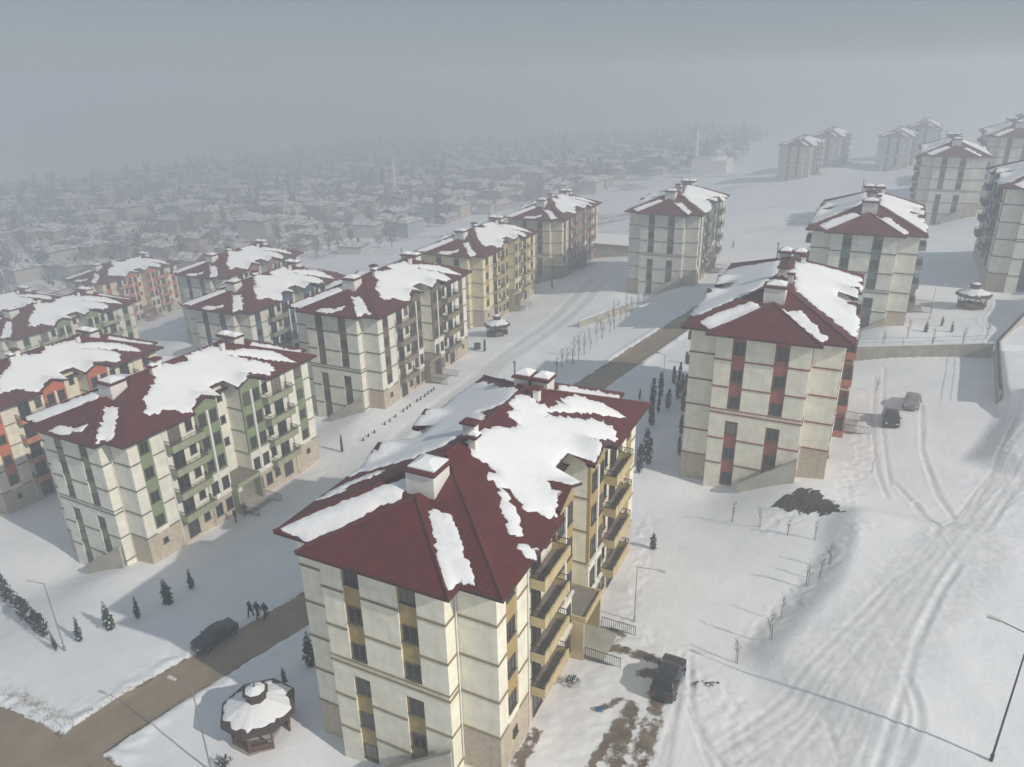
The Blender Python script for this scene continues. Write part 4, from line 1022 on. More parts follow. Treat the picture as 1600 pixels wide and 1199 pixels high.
# dry stalks along the muddy road
mb = MB(); rr = random.Random(5)
for i in range(260):
    t = rr.random(); u = 0 + 105 * t + rr.gauss(0, 6); v = 1052 + 72 * t + rr.gauss(0, 9)
    if i % 3 == 0: u = 110 + 190 * rr.random(); v = 1118 - (u - 110) * .5 + rr.gauss(0, 3)
    x, y = on_plane(u, v, -3.6); z = gz(x, y) if i < 60 else None
    if z is None: z = float(height(np.array([x]), np.array([y]))[0])
    for j in range(5):
        a = rr.uniform(0, 6.28); h = rr.uniform(.12, .34); s_ = Vector((math.cos(a), math.sin(a), 0)) * .012; p = Vector((x + rr.uniform(-.2, .2), y + rr.uniform(-.2, .2), z - .03)); q = p + Vector((math.cos(a + 1) * .1, math.sin(a + 1) * .1, h))
        mb.face([p - s_, p + s_, q], 0)
tag(mb.build('dry_grass', M['straw']), 'dry yellow stalks poking out of the snow at the road edge', 'grass', kind='stuff')

# ------------------------------------------------------------------ street furniture
AX = Vector((math.cos(-.4564), math.sin(-.4564), 0)); AY = Vector((math.sin(.4564), math.cos(.4564), 0))
def lamp(p, h, arm, arm_len, label, mat='galv', r=.06, group=None):
    o = empty('street_lamp', (p.x, p.y, p.z - .1)); tag(o, label, 'street lamp', group); a = Vector(arm).normalized()
    mb = MB(); mb.tube((0, 0, 0), (0, 0, .6), r * 1.5, r * 1.5, 8); mb.tube((0, 0, .6), (0, 0, h), r, r * .6, 8); mb.build('pole', M[mat], o)
    mb = MB(); e = a * arm_len + Vector((0, 0, h + .12 * arm_len)); mb.tube((0, 0, h - .03), e, r * .55, r * .45, 6); mb.build('arm', M[mat], o)
    mb = MB(); s_ = Vector((-a.y, a.x, 0)); c = e
    pts = [c - a * .1 - s_ * .07, c + a * .55 - s_ * .12, c + a * .55 + s_ * .12, c - a * .1 + s_ * .07]
    for dz in (-.05, .06): mb.v += [tuple(q + Vector((0, 0, dz))) for q in pts]
    for q in ((0, 3, 2, 1), (4, 5, 6, 7), (0, 1, 5, 4), (1, 2, 6, 5), (2, 3, 7, 6), (3, 0, 4, 7)): mb.f.append(q); mb.m.append(0); mb.uv.append(None)
    mb.build('lamp_head', M['lamp'], o); return o
lamp(at(331, 1208), 7.4, -AX, 1.5, 'grey street lamp with white head beside the octagonal gazebo')
lamp(at(102, 1018), 7.2, -AX - AY * .3, 1.0, 'thin grey street lamp at the end of the juniper hedge')
lamp(at(991, 971), 5.2, AX, 1.6, 'slim street lamp on the snowy yard right of the yellow block', r=.045)
lamp(at(1548, 1190), 9.3, -AX * .95 + AY * .25, 1.5, 'rust dark street lamp in the snow at the lower right corner', 'rust', .065)
lamp(at(1036, 602), 4.6, -AX, .8, 'slim street lamp beside the muddy road near the cypresses', r=.045)
lamp(at(1452, 500), 5.5, AX, 1.0, 'slim street lamp between the two blocks above the retaining wall', r=.05)

BOL = MB(); BOL.tube((0, 0, -.2), (0, 0, .42), .12, .11, 8); BOL.tube((0, 0, .42), (0, 0, .5), .11, .05, 8); BOLM = BOL.mesh('bollard', M['earth'])
for x, y in ((40, 600), (80, 565), (127, 535), (208, 475), (247, 448), (290, 415), (352, 370), (382, 350), (405, 330), (460, 295), (487, 275), (520, 253), (545, 235), (570, 215), (590, 200)):
    p = at(560 + x / 5, 570 + y / 5); tag(inst('bollard', BOLM, None, p), 'short dark bollard in the line along the brown block', 'bollard', 'bollards along the brown block')

def gazebo(p, label, rad=2.35, sc=1.0):
    o = empty('gazebo', (p.x, p.y, p.z - .05), rt.uniform(0, .3)); tag(o, label, 'gazebo', 'wooden gazebos of the estate'); o.scale = (sc,) * 3
    an = [math.pi / 8 + k * math.pi / 4 for k in range(8)]; P8 = lambda r, z: [(r * math.cos(a), r * math.sin(a), z) for a in an]
    mb = MB(); mb.prism([(x, y) for x, y, _ in P8(rad - .15, 0)], -.4, .15); mb.build('floor', M['concrete'], o)
    for a in an:
        mb = MB(); mb.tube((math.cos(a) * (rad - .3), math.sin(a) * (rad - .3), .1), (math.cos(a) * (rad - .3), math.sin(a) * (rad - .3), 2.35), .075, n=6); mb.build('post', M['wood'], o)
    for k in range(8):
        if k == 6: continue
        a0, a1 = an[k], an[(k + 1) % 8]; q0 = Vector((math.cos(a0) * (rad - .3), math.sin(a0) * (rad - .3), 0)); q1 = Vector((math.cos(a1) * (rad - .3), math.sin(a1) * (rad - .3), 0))
        mb = MB()
        for z in (.25, .62, .98): mb.tube(q0 + Vector((0, 0, z)), q1 + Vector((0, 0, z)), .035, n=4)
        for j in range(1, 9): q = q0.lerp(q1, j / 9); mb.tube(q + Vector((0, 0, .25)), q + Vector((0, 0, .98)), .028, n=4, cap=False)
        mb.build('railing', M['wood'], o)
        mb = MB(); mb.face([q0 + Vector((0, 0, .1)), q1 + Vector((0, 0, .1)), q1 + Vector((0, 0, .66)), q0 + Vector((0, 0, .66))]); mb.face([(q0 + q1) * -.0 + q0 * .985 + Vector((0, 0, .66)), q1 * .985 + Vector((0, 0, .66)), q1 * .985 + Vector((0, 0, .1)), q0 * .985 + Vector((0, 0, .1))]); mb.build('side_panel', M['wood'], o)
        mb = MB(); d = (q1 - q0).normalized(); nn = Vector((-d.y, d.x, 0)) * .4
        mb.face([q0 + nn * .2 + d * .2 + Vector((0, 0, .5)), q1 + nn * .2 - d * .2 + Vector((0, 0, .5)), q1 + nn - d * .4 + Vector((0, 0, .5)), q0 + nn + d * .4 + Vector((0, 0, .5))]); mb.build('bench', M['dwood'], o)
    mb = MB(); lo = P8(rad + .3, 2.3); hi = P8(.62, 3.05)
    for k in range(8):
        j = (k + 1) % 8; mb.face([lo[k], lo[j], hi[j], hi[k]], 0); dn = lambda q, d: (q[0], q[1], q[2] - d)
        mb.face([dn(lo[k], .3), dn(lo[j], .3), lo[j], lo[k]], 0)
    mb.face([(q[0], q[1], q[2] - .3) for q in reversed(lo)], 0); mb.build('roof', M['dwood'], o)
    mb = MB(); n = 48; rings = []
    for rr_, z, jg in ((rad + .17, 2.37, .34), (rad - .05, 2.5, .26), (rad * .6, 2.85, .03), (.6, 3.17, 0)):
        ring = []
        for k in range(n):
            a = 2 * math.pi * k / n; f = math.cos(math.pi / 8) / math.cos(((a - an[0]) % (math.pi / 4)) - math.pi / 8); q = rr_ * f - abs(jg * mnoise.noise(Vector((math.cos(a) * 3, math.sin(a) * 3, rad + z)))) * 1.5
            ring.append((q * math.cos(a), q * math.sin(a), z + .03 * mnoise.noise(Vector((a * 2, z, 3)))))
        rings.append(ring)
    for i in range(3):
        for k in range(n): j = (k + 1) % n; mb.face([rings[i][k], rings[i][j], rings[i + 1][j], rings[i + 1][k]])
    mb.build('roof_snow', M['snow'], o, smooth=True)
    mb = MB(); mb.prism([(x, y) for x, y, _ in P8(.72, 0)], 2.85, 3.75)
    lo = P8(.92, 3.72)
    for k in range(8): j = (k + 1) % 8; mb.face([lo[k], lo[j], (0, 0, 4.05)], 0)
    mb.face(list(reversed(lo))); mb.tube((0, 0, 3.95), (0, 0, 4.5), .07, .03, 6); cu = mb.build('cupola', M['dwood'], o)
    mb = MB(); lo = P8(.70, 3.84)
    for k in range(8): j = (k + 1) % 8; mb.face([lo[k], lo[j], (0.0, 0, 4.13)], 0)
    mb.build('cupola_snow', M['snow'], cu)
gazebo(at(411, 1143), 'octagonal wooden gazebo with snowy roof beside the muddy road')
gazebo(at(777, 524), 'round wooden gazebo with snowy roof on the street by the brown block', 2.2)
gazebo(at(1517, 481), 'open wooden gazebo with snowy roof below the blue balconied block', 2.25)

# concrete walls of the upper terrace
def wall_run(name, pts, hgt, label, th=.32, rail=True, group=None, cope='snow'):
    o = empty(name, (*pts[0], 0)); o.location.z = 0; tag(o, label, 'wall', group); ox, oy = pts[0]
    mb = MB(); cp_ = MB(); r_ = MB()
    for i in range(len(pts) - 1):
        a = Vector((*pts[i], 0)); b_ = Vector((*pts[i + 1], 0)); n = max(1, int((b_ - a).length / 3)); d = (b_ - a).normalized(); nn = Vector((-d.y, d.x, 0)) * th
        for k in range(n):
            p = a.lerp(b_, k / n); q = a.lerp(b_, (k + 1) / n) - d * .015
            z0 = hgt(k / n); z1 = hgt((k + 1) / n)
            for bm_, e0, e1, lo, grow in ((mb, 0, 1, True, 0), (cp_, 0, 1, False, .05)):
                base = [p - nn * grow, q - nn * grow, q + nn * (1 + grow), p + nn * (1 + grow)]; zz = [z0, z1, z1, z0]; i0 = len(bm_.v)
                bm_.v += [(c.x - ox, c.y - oy, (z - 4 if lo else z)) for c, z in zip(base, zz)] + [(c.x - ox, c.y - oy, z if lo else z + .1) for c, z in zip(base, zz)]
                for f in ((0, 3, 2, 1), (4, 5, 6, 7), (0, 1, 5, 4), (1, 2, 6, 5), (2, 3, 7, 6), (3, 0, 4, 7)): bm_.f.append(tuple(i0 + c for c in f)); bm_.m.append(0); bm_.uv.append(None)
            if rail:
                c = p + nn * .5 - Vector((ox, oy, 0)); c2 = q + nn * .5 - Vector((ox, oy, 0))
                r_.tube((c.x, c.y, z0 + .1), (c.x, c.y, z0 + 1.05), .03, n=5)
                for h_ in (.55, 1.03): r_.tube((c.x, c.y, z0 + h_), (c2.x, c2.y, z1 + h_), .02, n=4)
    mb.build('wall_body', M['concrete'], o); cp_.build('coping', M[cope], o)
    if rail: r_.build('railing', M['galv'], o)
    return o
zf = lambda p, d: gz(p[0], p[1]) + d
fr0 = (YARD_WALL[0][0] + .3, YARD_WALL[0][1] - 1.2); fr1 = (YARD_WALL[1][0] - .8, YARD_WALL[1][1] - 1.2)
t0 = zf(fr0, 2.05); t1 = zf(fr1, 2.05); es = (WALL_SIDE[1][0] - 1.2, WALL_SIDE[1][1]); t2 = zf(es, 1.9)
wall_run('retaining_wall', YARD_WALL, lambda k: t0 + (t1 - t0) * k, 'long tan concrete retaining wall with thin railing behind the parked cars')
wall_run('retaining_wall', [(WALL_SIDE[0][0] + .4, WALL_SIDE[0][1] + .3), WALL_SIDE[1]], lambda k: t1 + .1 + (t2 - t1) * k, 'short concrete wall turning the corner towards the camera beside the yard', cope='metal')
up = [YARD_WALL[1][0] + .9, YARD_WALL[1][1] + .5]; up2 = on_plane(1650, 470, 6.0)
wall_run('retaining_wall', [tuple(up), up2], lambda k: t1 + .1 + 2.2 * k, 'low dark wall running from the corner up towards the right edge', cope='metal')
wp = [at(905, 512), at(985, 486), at(1085, 447)]
wall_run('garden_wall', [(q.x, q.y) for q in wp], lambda k: wp[0].z + 1.2 + (wp[2].z - wp[0].z) * k * .5, 'grey garden wall between the saplings and the teal striped block', .25, False)

# shed beyond the street
p = at(958, 402); o = empty('shed', p, -.4564); tag(o, 'low grey shed with snowy gable roof between two far blocks', 'shed')
mb = MB(); mb.box(-6, 9, 0, 9, -2, 3.4); i = len(mb.v); mb.build('wall', M['concrete'], o)
mb = MB()
for y0, y1, z0, z1 in ((-.4, 4.5, 3.35, 5.0), (4.5, 9.4, 5.0, 3.35)): mb.face([(-6.5, y0, z0), (9.5, y0, z0), (9.5, y1, z1), (-6.5, y1, z1)])
mb.face([(-6.5, -.4, 3.35), (-6.5, 4.5, 5), (-6.5, 9.4, 3.35)]); mb.face([(9.5, 9.4, 3.35), (9.5, 4.5, 5), (9.5, -.4, 3.35)]); mb.face([(-6.5, 9.4, 3.35), (9.5, 9.4, 3.35), (9.5, -.4, 3.35), (-6.5, -.4, 3.35)])
mb.build('roof', M['snow'], o)

# heap of dark earth by the red striped block
poly = [at(u, v) for u, v in ((1202, 794), (1212, 782), (1226, 772), (1248, 762), (1272, 764), (1290, 773), (1284, 781), (1300, 783), (1312, 790), (1328, 800), (1304, 800), (1296, 808), (1284, 801), (1268, 800), (1262, 808), (1250, 803), (1222, 801))]
cx = sum(q.x for q in poly) / len(poly); cy_ = sum(q.y for q in poly) / len(poly); mb = MB(); n = 90; rings = []
for fr in (1.0, .93, .8, .6, .35):
    ring = []
    for k in range(n):
        t = k / n * len(poly); i = int(t); q = poly[i].lerp(poly[(i + 1) % len(poly)], t - i); x, y = cx + (q.x - cx) * fr, cy_ + (q.y - cy_) * fr
        jg = .5 * mnoise.noise(Vector((x * 2, y * 2, 1))) + .55 * mnoise.noise(Vector((x * 5, y * 5, 2))); x += jg; y += jg * .7
        ring.append((x, y))
    rings.append(ring)
ar = np.array(rings); zz = height(ar[..., 0], ar[..., 1]) - .05
for i, fr in enumerate((1.0, .93, .8, .6, .35)):
    for k in range(n): zz[i, k] += (1 - fr) * .16 + (.05 if fr < 1 else 0) + (.10 * mnoise.noise(Vector((ar[i, k, 0] * 4, ar[i, k, 1] * 4, 5))) if fr < 1 else -.05)
for i in range(4):
    for k in range(n): j = (k + 1) % n; mb.face([(*ar[i, k], zz[i, k]), (*ar[i, j], zz[i, j]), (*ar[i + 1, j], zz[i + 1, j]), (*ar[i + 1, k], zz[i + 1, k])])
mb.face([(*ar[4, k], zz[4, k]) for k in range(n)])
tag(mb.build('earth_heap', M['earth']), 'ragged heap of dark earth on the snow before the red striped block', 'heap')

# ------------------------------------------------------------------ cars
def car(p, rz, color, label, kind='sedan'):
    o = empty('parked_car', (p.x, p.y, p.z - .03), rz); tag(o, label, 'car')
    if kind == 'sedan':
        hw = .87; zb = .9; st_ = [(-2.2, .70, .62, .60), (-2.15, .80, .92, .68), (-1.55, .86, .98, .72), (-.95, .87, 1.38, .58), (-.2, .88, 1.45, .60), (.45, .88, 1.40, .58), (1.15, .87, .96, .74), (1.85, .84, .86, .70), (2.18, .76, .72, .62), (2.24, .68, .55, .55)]; cab = (2, 3, 4, 5, 6); wx = (-1.35, 1.35)
    else:
        hw = .92; zb = 1.05; st_ = [(-2.2, .78, .75, .70), (-2.15, .88, 1.08, .78), (-2.02, .9, 1.10, .80), (-1.75, .91, 1.66, .68), (-.3, .92, 1.74, .70), (.35, .92, 1.68, .68), (1.0, .91, 1.13, .80), (1.8, .88, 1.02, .76), (2.15, .82, .9, .68), (2.22, .74, .6, .6)]; cab = (2, 3, 4, 5, 6); wx = (-1.38, 1.38)
    mb = MB(); secs = []
    for x, w, zt, wr in st_:
        zs = min(zb, zt - .02); s_ = [(-w * .9, .24), (-w, .45), (-w * .985, zs), (-wr, zt - .03), (-wr * .7, zt), (wr * .7, zt), (wr, zt - .03), (w * .985, zs), (w, .45), (w * .9, .24)]
        secs.append([(x, y, z) for y, z in s_])
    for i in range(len(secs) - 1):
        for k in range(10): j = (k + 1) % 10; mb.face([secs[i][k], secs[i + 1][k], secs[i + 1][j], secs[i][j]])
    mb.face(secs[0]); mb.face(list(reversed(secs[-1]))); me_ = mb.mesh('body', M['car'], True)
    b_ = inst('body', me_, o, color=color); md = b_.modifiers.new('bevel', 'SUBSURF'); md.levels = md.render_levels = 1
    # weld so that the panels share edges
    bmx = bmesh.new(); bmx.from_mesh(me_); bmesh.ops.remove_doubles(bmx, verts=bmx.verts, dist=1e-4); bmesh.ops.recalc_face_normals(bmx, faces=bmx.faces)
    cl = bmx.edges.layers.float.get('crease_edge') or bmx.edges.layers.float.new('crease_edge')
    for e_ in bmx.edges: e_[cl] = .62
    bmx.to_mesh(me_); bmx.free()
    def panel(q, name='window', mat='car_glass', k=.86, off=.018):
        c = sum((Vector(v) for v in q), Vector()) / len(q); nn = (Vector(q[1]) - Vector(q[0])).cross(Vector(q[2]) - Vector(q[0])).normalized()
        if nn.dot(c - Vector((0, 0, .8))) < 0: nn = -nn
        m_ = MB(); lo = [c + (Vector(v) - c) * k for v in q]; m_.v = [tuple(v - nn * .01) for v in lo] + [tuple(v + nn * off) for v in lo]
        n_ = len(q); m_.f = [tuple(range(n_, 2 * n_)), tuple(reversed(range(n_)))] + [(a, (a + 1) % n_, n_ + (a + 1) % n_, n_ + a) for a in range(n_)]; m_.m = [0] * len(m_.f); m_.uv = [None] * len(m_.f)
        return m_.build(name, M[mat], o)
    for s0, s1 in ((3, 4), (4, 5)):
        for a, c in ((2, 3), (7, 6)): panel([secs[s0][a], secs[s1][a], secs[s1][c], secs[s0][c]])
    panel([secs[2][3], secs[2][6], secs[3][6], secs[3][3]], k=.84); panel([secs[5][3], secs[5][6], secs[6][6], secs[6][3]], k=.84)
    x0 = st_[-2][0] - .06
    for sy in (-1, 1):
        m_ = MB(); m_.box(x0 - .04, x0 + .09, sy * .42, sy * .72, .60, .72); m_.build('headlight', M['lamp'], o)
        m_ = MB(); m_.box(-2.21, -2.1, sy * .46, sy * .74, .72, .86); m_.build('tail_light', M['red_lens'], o)
        m_ = MB(); m_.box(.62, .76, sy * (hw - .01), sy * (hw + .16), zb - .02, zb + .12); m_.build('mirror', M['car'], o, color=color)
        for x in wx:
            m_ = MB(); m_.tube((x, sy * (hw - .19), .32), (x, sy * (hw + .02), .32), .33, n=18); w_ = m_.build('wheel', M['tyre'], o)
            m_ = MB(); m_.tube((x, sy * (hw + .0), .32), (x, sy * (hw + .035), .32), .2, .17, n=12); m_.build('rim', M['rim'], w_)
    return o
pa, pb = at(306, 1012), at(372, 972); d = pb - pa
car(at(337, 1001), math.atan2(d.y, d.x) + math.pi, (.012, .016, .03), 'dark navy saloon car on the muddy road behind three walkers').scale = (.87, .92, .92)
pa, pb = at(1034, 1086), at(1056, 1030); d = pb - pa
car(at(1044, 1070), math.atan2(d.y, d.x), (.015, .015, .017), 'black off road car parked by the entrance path of the yellow block', 'suv').scale = (.9, .93, .93)
car(at(1391, 660), math.atan2(AY.y, AY.x) + math.pi + .05, (.02, .02, .024), 'black car parked before the red striped block on tyre tracks', 'sedan').scale = (.9, .95, .95)
car(at(1424, 634), math.atan2(AY.y, AY.x) + math.pi - .1, (.23, .22, .21), 'grey brown car parked behind the black one under the wall', 'sedan').scale = (.9, .95, .95)

# ------------------------------------------------------------------ people
def person_mesh(seed, stride=.32, hgt=1.72, arms=.25):
    v = [(0, 0, .95), (0, 0, 1.12), (0, 0, 1.38), (0, .01, 1.50), (.02, 0, 1.63), (.02, 0, 1.74)]
    rad = [(.15, .12), (.15, .115), (.175, .12), (.06, .06), (.10, .095), (.07, .07)]; ed = [(0, 1), (1, 2), (2, 3), (3, 4), (4, 5)]
    for sg, st_ in ((1, stride), (-1, -stride)):
        i = len(v); v += [(0, sg * .1, .88), (st_ * .5 + .04, sg * .1, .48), (st_ * .9 - .02, sg * .1, .08), (st_ * .9 + .15, sg * .11, .04)]
        rad += [(.095, .1), (.07, .07), (.05, .05), (.045, .04)]; ed += [(0, i), (i, i + 1), (i + 1, i + 2), (i + 2, i + 3)]
        j = len(v); a = -st_ * arms * 2; v += [(0, sg * .2, 1.40), (a * .5 - .03, sg * .26, 1.14), (a + .05, sg * .25, .92), (a + .09, sg * .24, .83)]
        rad += [(.07, .07), (.055, .055), (.045, .045), (.035, .04)]; ed += [(2, j), (j, j + 1), (j + 1, j + 2), (j + 2, j + 3)]
    me_ = bpy.data.meshes.new('person_skeleton'); me_.from_pydata([(x, y, z * hgt / 1.78) for x, y, z in v], ed, [])
    ob = bpy.data.objects.new('person_skeleton', me_); col.objects.link(ob)
    ob.modifiers.new('skin', 'SKIN'); sk = me_.skin_vertices[0].data if me_.skin_vertices else None
    if sk is None:
        bm_ = bmesh.new(); bm_.from_mesh(me_); bm_.verts.layers.skin.verify(); bm_.to_mesh(me_); bm_.free(); sk = me_.skin_vertices[0].data
    for k, (a, b_) in enumerate(rad): sk[k].radius = (a * 1.22, b_ * 1.22); sk[k].use_root = (k == 0)
    ss = ob.modifiers.new('sub', 'SUBSURF'); ss.levels = ss.render_levels = 1
    dg = bpy.context.evaluated_depsgraph_get(); out = bpy.data.meshes.new_from_object(ob.evaluated_get(dg)); out.name = 'person'
    bpy.data.objects.remove(ob)
    out.materials.clear()
    for m_ in ('cloth_dark', 'skin'): out.materials.append(M[m_])
    for p_ in out.polygons:
        c = p_.center; face = c.z > 1.52 * hgt / 1.78 and c.z < 1.68 * hgt / 1.78 and c.x > .05; hand = c.z < .88 * hgt / 1.78 and abs(c.y) > .2 and c.z > .6
        p_.material_index = 1 if face or hand else 0; p_.use_smooth = True
    return out
PER = [person_mesh(1, .30, 1.78), person_mesh(2, -.24, 1.68), person_mesh(3, .10, 1.74, .1)]
rz = math.atan2(-AY.y, -AY.x)
for (u, v), k, l_ in (((393, 965), 1, 'person in dark clothes walking on the road, closest to the car'), ((404, 966), 0, 'person in dark clothes walking between two others on the road'), ((416, 968), 0, 'person in dark clothes walking on the road, farthest from the car')):
    tag(inst('person', PER[k], None, at(u, v), rz + rt.uniform(-.2, .2)), l_, 'person', 'walkers on the road')
for (u, v), k, l_ in (((369, 817), 2, 'person in dark clothes standing by the entrance of the green block'), ((384, 806), 0, 'person in dark clothes walking to the steps of the green block')):
    tag(inst('person', PER[k], None, at(u, v), rt.uniform(0, 6)), l_, 'person', 'people at the green block')

# bits and pieces
p = at(746, 546); mb = MB(); mb.box(-.5, .5, -.35, .35, -.05, .95); mb.box(-.54, .54, -.39, .39, .95, 1.08); tag(mb.build('waste_bin', M['metal'], None, p, .3), 'dark waste bin on the snow beside the round gazebo', 'bin')
p = at(936, 1113); mb = MB(); rr = random.Random(3); pts = [Vector((rr.uniform(-.3, .3), rr.uniform(-.25, .25), rr.uniform(0, .22))) for _ in range(22)]
bmx = bmesh.new(); [bmx.verts.new(q) for q in pts]; bmesh.ops.convex_hull(bmx, input=bmx.verts); mq = bpy.data.meshes.new('plastic_sack'); bmx.to_mesh(mq); bmx.free(); mq.materials.append(M['blue'])
tag(inst('plastic_sack', mq, None, p), 'crumpled blue plastic sack lying on the snow near the black car', 'sack')
mb = MB(); rr = random.Random(9)
for i in range(26):
    u, v = (1084 + rr.gauss(0, 7), 1078 + rr.gauss(0, 2.5)) if i < 14 else (1110 + rr.gauss(0, 4), 1079 + rr.gauss(0, 2))
    x, y = on_plane(u, v, .5); z = gz(x, y); s_ = rr.uniform(.05, .16)
    q = [Vector((x + rr.uniform(-s_, s_), y + rr.uniform(-s_, s_), z + rr.uniform(-.02, s_))) for _ in range(6)]
    mb.face([q[0], q[1], q[2]]); mb.face([q[0], q[2], q[3]]); mb.face([q[0], q[3], q[1]]); mb.face([q[1], q[2], q[4]]); mb.face([q[2], q[3], q[5]])
tag(mb.build('debris', M['earth']), 'scatter of dark clods on the snow right of the black car', 'debris', kind='stuff')

# ------------------------------------------------------------------ the town in the haze
rw = random.Random(21)
def house_meshes(w, d, h, rf, hip):
    a = MB(); a.box(-w / 2, w / 2, -d / 2, d / 2, -3, h); r = MB(); o_ = .5; x, y = w / 2 + o_, d / 2 + o_; rid = max(0, x - y) if hip else x
    e = [(-x, -y, h), (x, -y, h), (x, y, h), (-x, y, h)]; r0, r1 = (-rid, 0, h + rf), (rid, 0, h + rf)
    r.face([e[0], e[1], r1, r0], 0); r.face([e[2], e[3], r0, r1], 0); r.face([e[1], e[2], r1], 0 if hip else 1); r.face([e[3], e[0], r0], 0 if hip else 1)
    r.face([e[3], e[2], e[1], e[0]], 1)
    for k in range(4): j = (k + 1) % 4; r.face([(e[k][0], e[k][1], h - .25), (e[j][0], e[j][1], h - .25), e[j], e[k]], 1)
    r.box(w * .2, w * .2 + .7, -.4, .3, h, h + rf + .9, 1)
    return a.mesh('wall', M['paint']), r.mesh('roof', [M['tsnow'], M['tile_edge']])
M['tsnow'] = None
mt, nt, bb = nodes('old_roof_snow'); f = noise_fac(nt, .5, 5, .42, .62, 'Object'); nt.links.new(mixrgb(nt, f, (.30, .25, .23), (.76, .77, .78)), bb.inputs['Base Color']); bb.inputs['Roughness'].default_value = .8; M['tsnow'] = mt
HV = [house_meshes(10, 8, 3.2, 1.8, True), house_meshes(12, 9, 6, 2.0, True), house_meshes(9, 8, 5.8, 1.9, False), house_meshes(14, 8, 3.4, 1.7, False), house_meshes(11, 10, 6.2, 1.6, True), house_meshes(13, 11, 9.2, 1.8, True)]
def proj(p):
    q = Vector(p) - Vector((0, 0, CAMZ)); z = q.dot(_f); return (800 + FPX * q.dot(_r) / z, 599.5 + FPX * q.dot(_d) / z) if z > 1 else (-9e9, 0)
LIM = ((0, 0), (212, 1190), (250, 1150), (285, 990), (310, 900), (330, 790), (360, 690), (388, 640), (404, 490), (470, 100), (480, -50))
def umax(v):
    for (v0, u0), (v1, u1) in zip(LIM, LIM[1:]):
        if v0 <= v <= v1: return u0 + (u1 - u0) * (v - v0) / max(1, v1 - v0)
    return -99
cand = []; ca_, sa_ = math.cos(-.456), math.sin(-.456)
gxs = np.arange(-620, 260, 15.5); gys = np.arange(140, 880, 14.0)
for i, gx_ in enumerate(gxs):
    for j, gy_v in enumerate(gys):
        x_ = gx_ + rw.uniform(-4, 4); y_ = gy_v + rw.uniform(-3.5, 3.5) + (i % 2) * 5; cand.append((ca_ * x_ - sa_ * y_, sa_ * x_ + ca_ * y_))
cand = np.array(cand); cz = height(cand[:, 0], cand[:, 1]); ok = []
for (x_, y_), z_ in zip(cand, cz):
    u, v = proj((x_, y_, z_)); u2, v2 = u, v
    if not (-40 < u < umax(v)) or v < 205: continue
    if any((x_ - q[0] - 6) ** 2 + (y_ - q[1] - 11) ** 2 < 24 ** 2 for q in POSE.values()): continue
    ok.append((math.hypot(x_, y_), x_, y_, z_, v))
ok.sort(); houses = []; trees = []
for q in ok:
    (houses if rw.random() < .66 else trees).append(q)
WC = ((.46, .42, .36), (.50, .40, .33), (.42, .38, .35), (.55, .50, .40), (.40, .30, .26), (.48, .46, .44), (.36, .38, .38))
WN = ('beige', 'pinkish tan', 'grey brown', 'cream', 'brown', 'pale grey', 'grey green'); big = MB(); bigr = MB()
for k, (dd, x_, y_, z_, v) in enumerate(houses):
    hv = rw.choice((0, 0, 1, 1, 2, 3, 4) if rw.random() > .07 else (5,)); rz = -.456 + rw.choice((0, math.pi / 2)) + rw.uniform(-.2, .2); c = rw.choice(WC)
    if k < 290:
        o = empty('house', (x_, y_, z_ + .1), rz); s_ = rw.uniform(.85, 1.15); o.scale = (s_, s_, s_)
        tag(o, '%s %s town house with %s snowy roof %s' % (('low', 'two storey', 'two storey', 'long low', 'broad two storey', 'tall three storey')[hv], WN[WC.index(c)], ('hipped', 'hipped', 'gabled', 'gabled', 'hipped', 'hipped')[hv], 'nearest the estate' if dd < 250 else ('well inside the town' if dd < 330 else 'deep in the town')), 'house', 'houses of the hazy town')
        inst('wall', HV[hv][0], o, color=c); inst('roof', HV[hv][1], o)
    else:
        for me_, tgt in ((HV[hv][0], big), (HV[hv][1], bigr)):
            i0 = len(tgt.v); cc, ss = math.cos(rz), math.sin(rz)
            tgt.v += [(x_ + cc * w.co.x - ss * w.co.y, y_ + ss * w.co.x + cc * w.co.y, z_ + w.co.z) for w in me_.vertices]
            for p_ in me_.polygons: tgt.f.append(tuple(i0 + a for a in p_.vertices)); tgt.m.append(p_.material_index); tgt.uv.append(None)
if big.f:
    far_ = bigr; n0 = len(far_.v); far_.v += big.v; far_.f += [tuple(a + n0 for a in f) for f in big.f]; far_.m += [2] * len(big.f); far_.uv += [None] * len(big.f)
    tag(far_.build('far_houses', [M['tsnow'], M['tile_edge'], M['paint']], color=(.46, .42, .37)), 'farthest roofs of the town dissolving in haze', 'houses', kind='stuff')
BT = [bare_tree_mesh(i + 100, 120, t) for i, t in enumerate((1.0, 1.0, 1.3, 2.6))]
BTM = [(a.mesh('trunk', M['bark']), c.mesh('crown', M['thicket'])) for a, c in BT]
mass = MB(); nt_ = 0
extra = []
for q in ok:
    for _ in range(1 if q[0] < 420 else 2):
        extra.append((q[0], q[1] + rw.uniform(-9, 9), q[2] + rw.uniform(-9, 9)))
allt = [(q[0], q[1], q[2]) for q in trees] + extra; allt.sort()
tz = height(np.array([q[1] for q in allt]), np.array([q[2] for q in allt]))
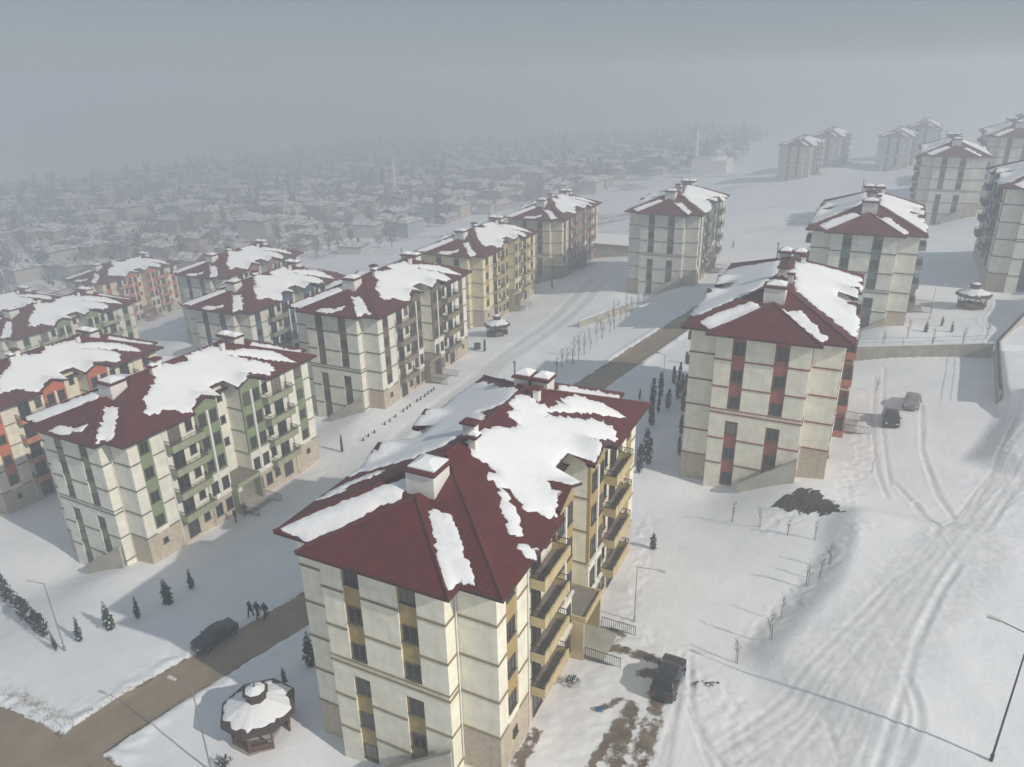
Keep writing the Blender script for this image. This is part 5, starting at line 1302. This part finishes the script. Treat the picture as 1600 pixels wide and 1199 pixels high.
for k, ((dd, x_, y_), z_) in enumerate(zip(allt, tz)):
    tv = rw.choice((0, 1, 2, 2)) if rw.random() > .12 else 3; h = rw.uniform(5, 9.5) * (1.5 if tv == 3 else 1)
    if k < 280: plant('bare_tree', BTM[tv], Vector((x_, y_, z_)), h, '%s bare grey tree among the hazy houses %s' % ('slender poplar like' if tv == 3 else ('narrow' if tv == 2 else 'round crowned'), 'nearest the estate' if dd < 240 else 'farther into the town'), 'tree', 'bare trees of the hazy town')
    else:
        t_, c_ = BT[tv]; i0 = len(mass.v); a = rw.uniform(0, 6.28); cc, ss = math.cos(a) * h, math.sin(a) * h
        src = c_.f[::3 if dd > 350 else 2]; kk = 1.9 if dd > 350 else 1.5
        for f in src:
            i0 = len(mass.v); vs = [Vector(c_.v[w]) for w in f]; ce = sum(vs, Vector()) / len(vs)
            for w in vs:
                w = ce + (w - ce) * kk; mass.v.append((x_ + cc * w.x - ss * w.y, y_ + ss * w.x + cc * w.y, z_ + h * w.z))
            mass.f.append(tuple(range(i0, i0 + len(vs)))); mass.m.append(0); mass.uv.append(None)
tag(mass.build('far_woods', M['thicket']), 'mass of bare trees filling the town beyond', 'woods', kind='stuff')

def minaret(p, h, label):
    o = empty('minaret', p); tag(o, label, 'minaret')
    mb = MB(); mb.box(-1.6, 1.6, -1.6, 1.6, -2, h * .2); mb.tube((0, 0, h * .2), (0, 0, h * .66), 1.15, 1.0, 12); mb.tube((0, 0, h * .66), (0, 0, h * .70), 1.0, 1.7, 12); mb.tube((0, 0, h * .70), (0, 0, h * .74), 1.75, 1.75, 12); mb.tube((0, 0, h * .74), (0, 0, h * .86), .9, .9, 12); mb.build('shaft', M['white'], o)
    mb = MB(); mb.tube((0, 0, h * .86), (0, 0, h), 1.05, .05, 12); mb.build('spire', M['concrete'], o)
minaret(at(617, 303), 23, 'thin pale minaret rising from the town above the yellow block')
minaret(at(1086, 262), 25, 'thin pale minaret beside the grey dome in haze')
p = at(1112, 268); o = empty('mosque', p, -.456); tag(o, 'grey domed mosque faint in haze beyond the teal striped block', 'mosque')
mb = MB(); mb.box(-10, 10, -10, 10, -3, 7); mb.prism([(8 * math.cos(a * math.pi / 6), 8 * math.sin(a * math.pi / 6)) for a in range(12)], 7, 9); mb.build('wall', M['white'], o)
mb = MB()
for i in range(6):
    for k in range(24):
        f = lambda i_, k_: (7.6 * math.cos(i_ * math.pi / 12) * math.cos(k_ * math.pi / 12), 7.6 * math.cos(i_ * math.pi / 12) * math.sin(k_ * math.pi / 12), 9 + 6.4 * math.sin(i_ * math.pi / 12))
        mb.face([f(i, k), f(i, k + 1), f(i + 1, k + 1), f(i + 1, k)])
mb.build('dome', M['galv'], o, smooth=True)
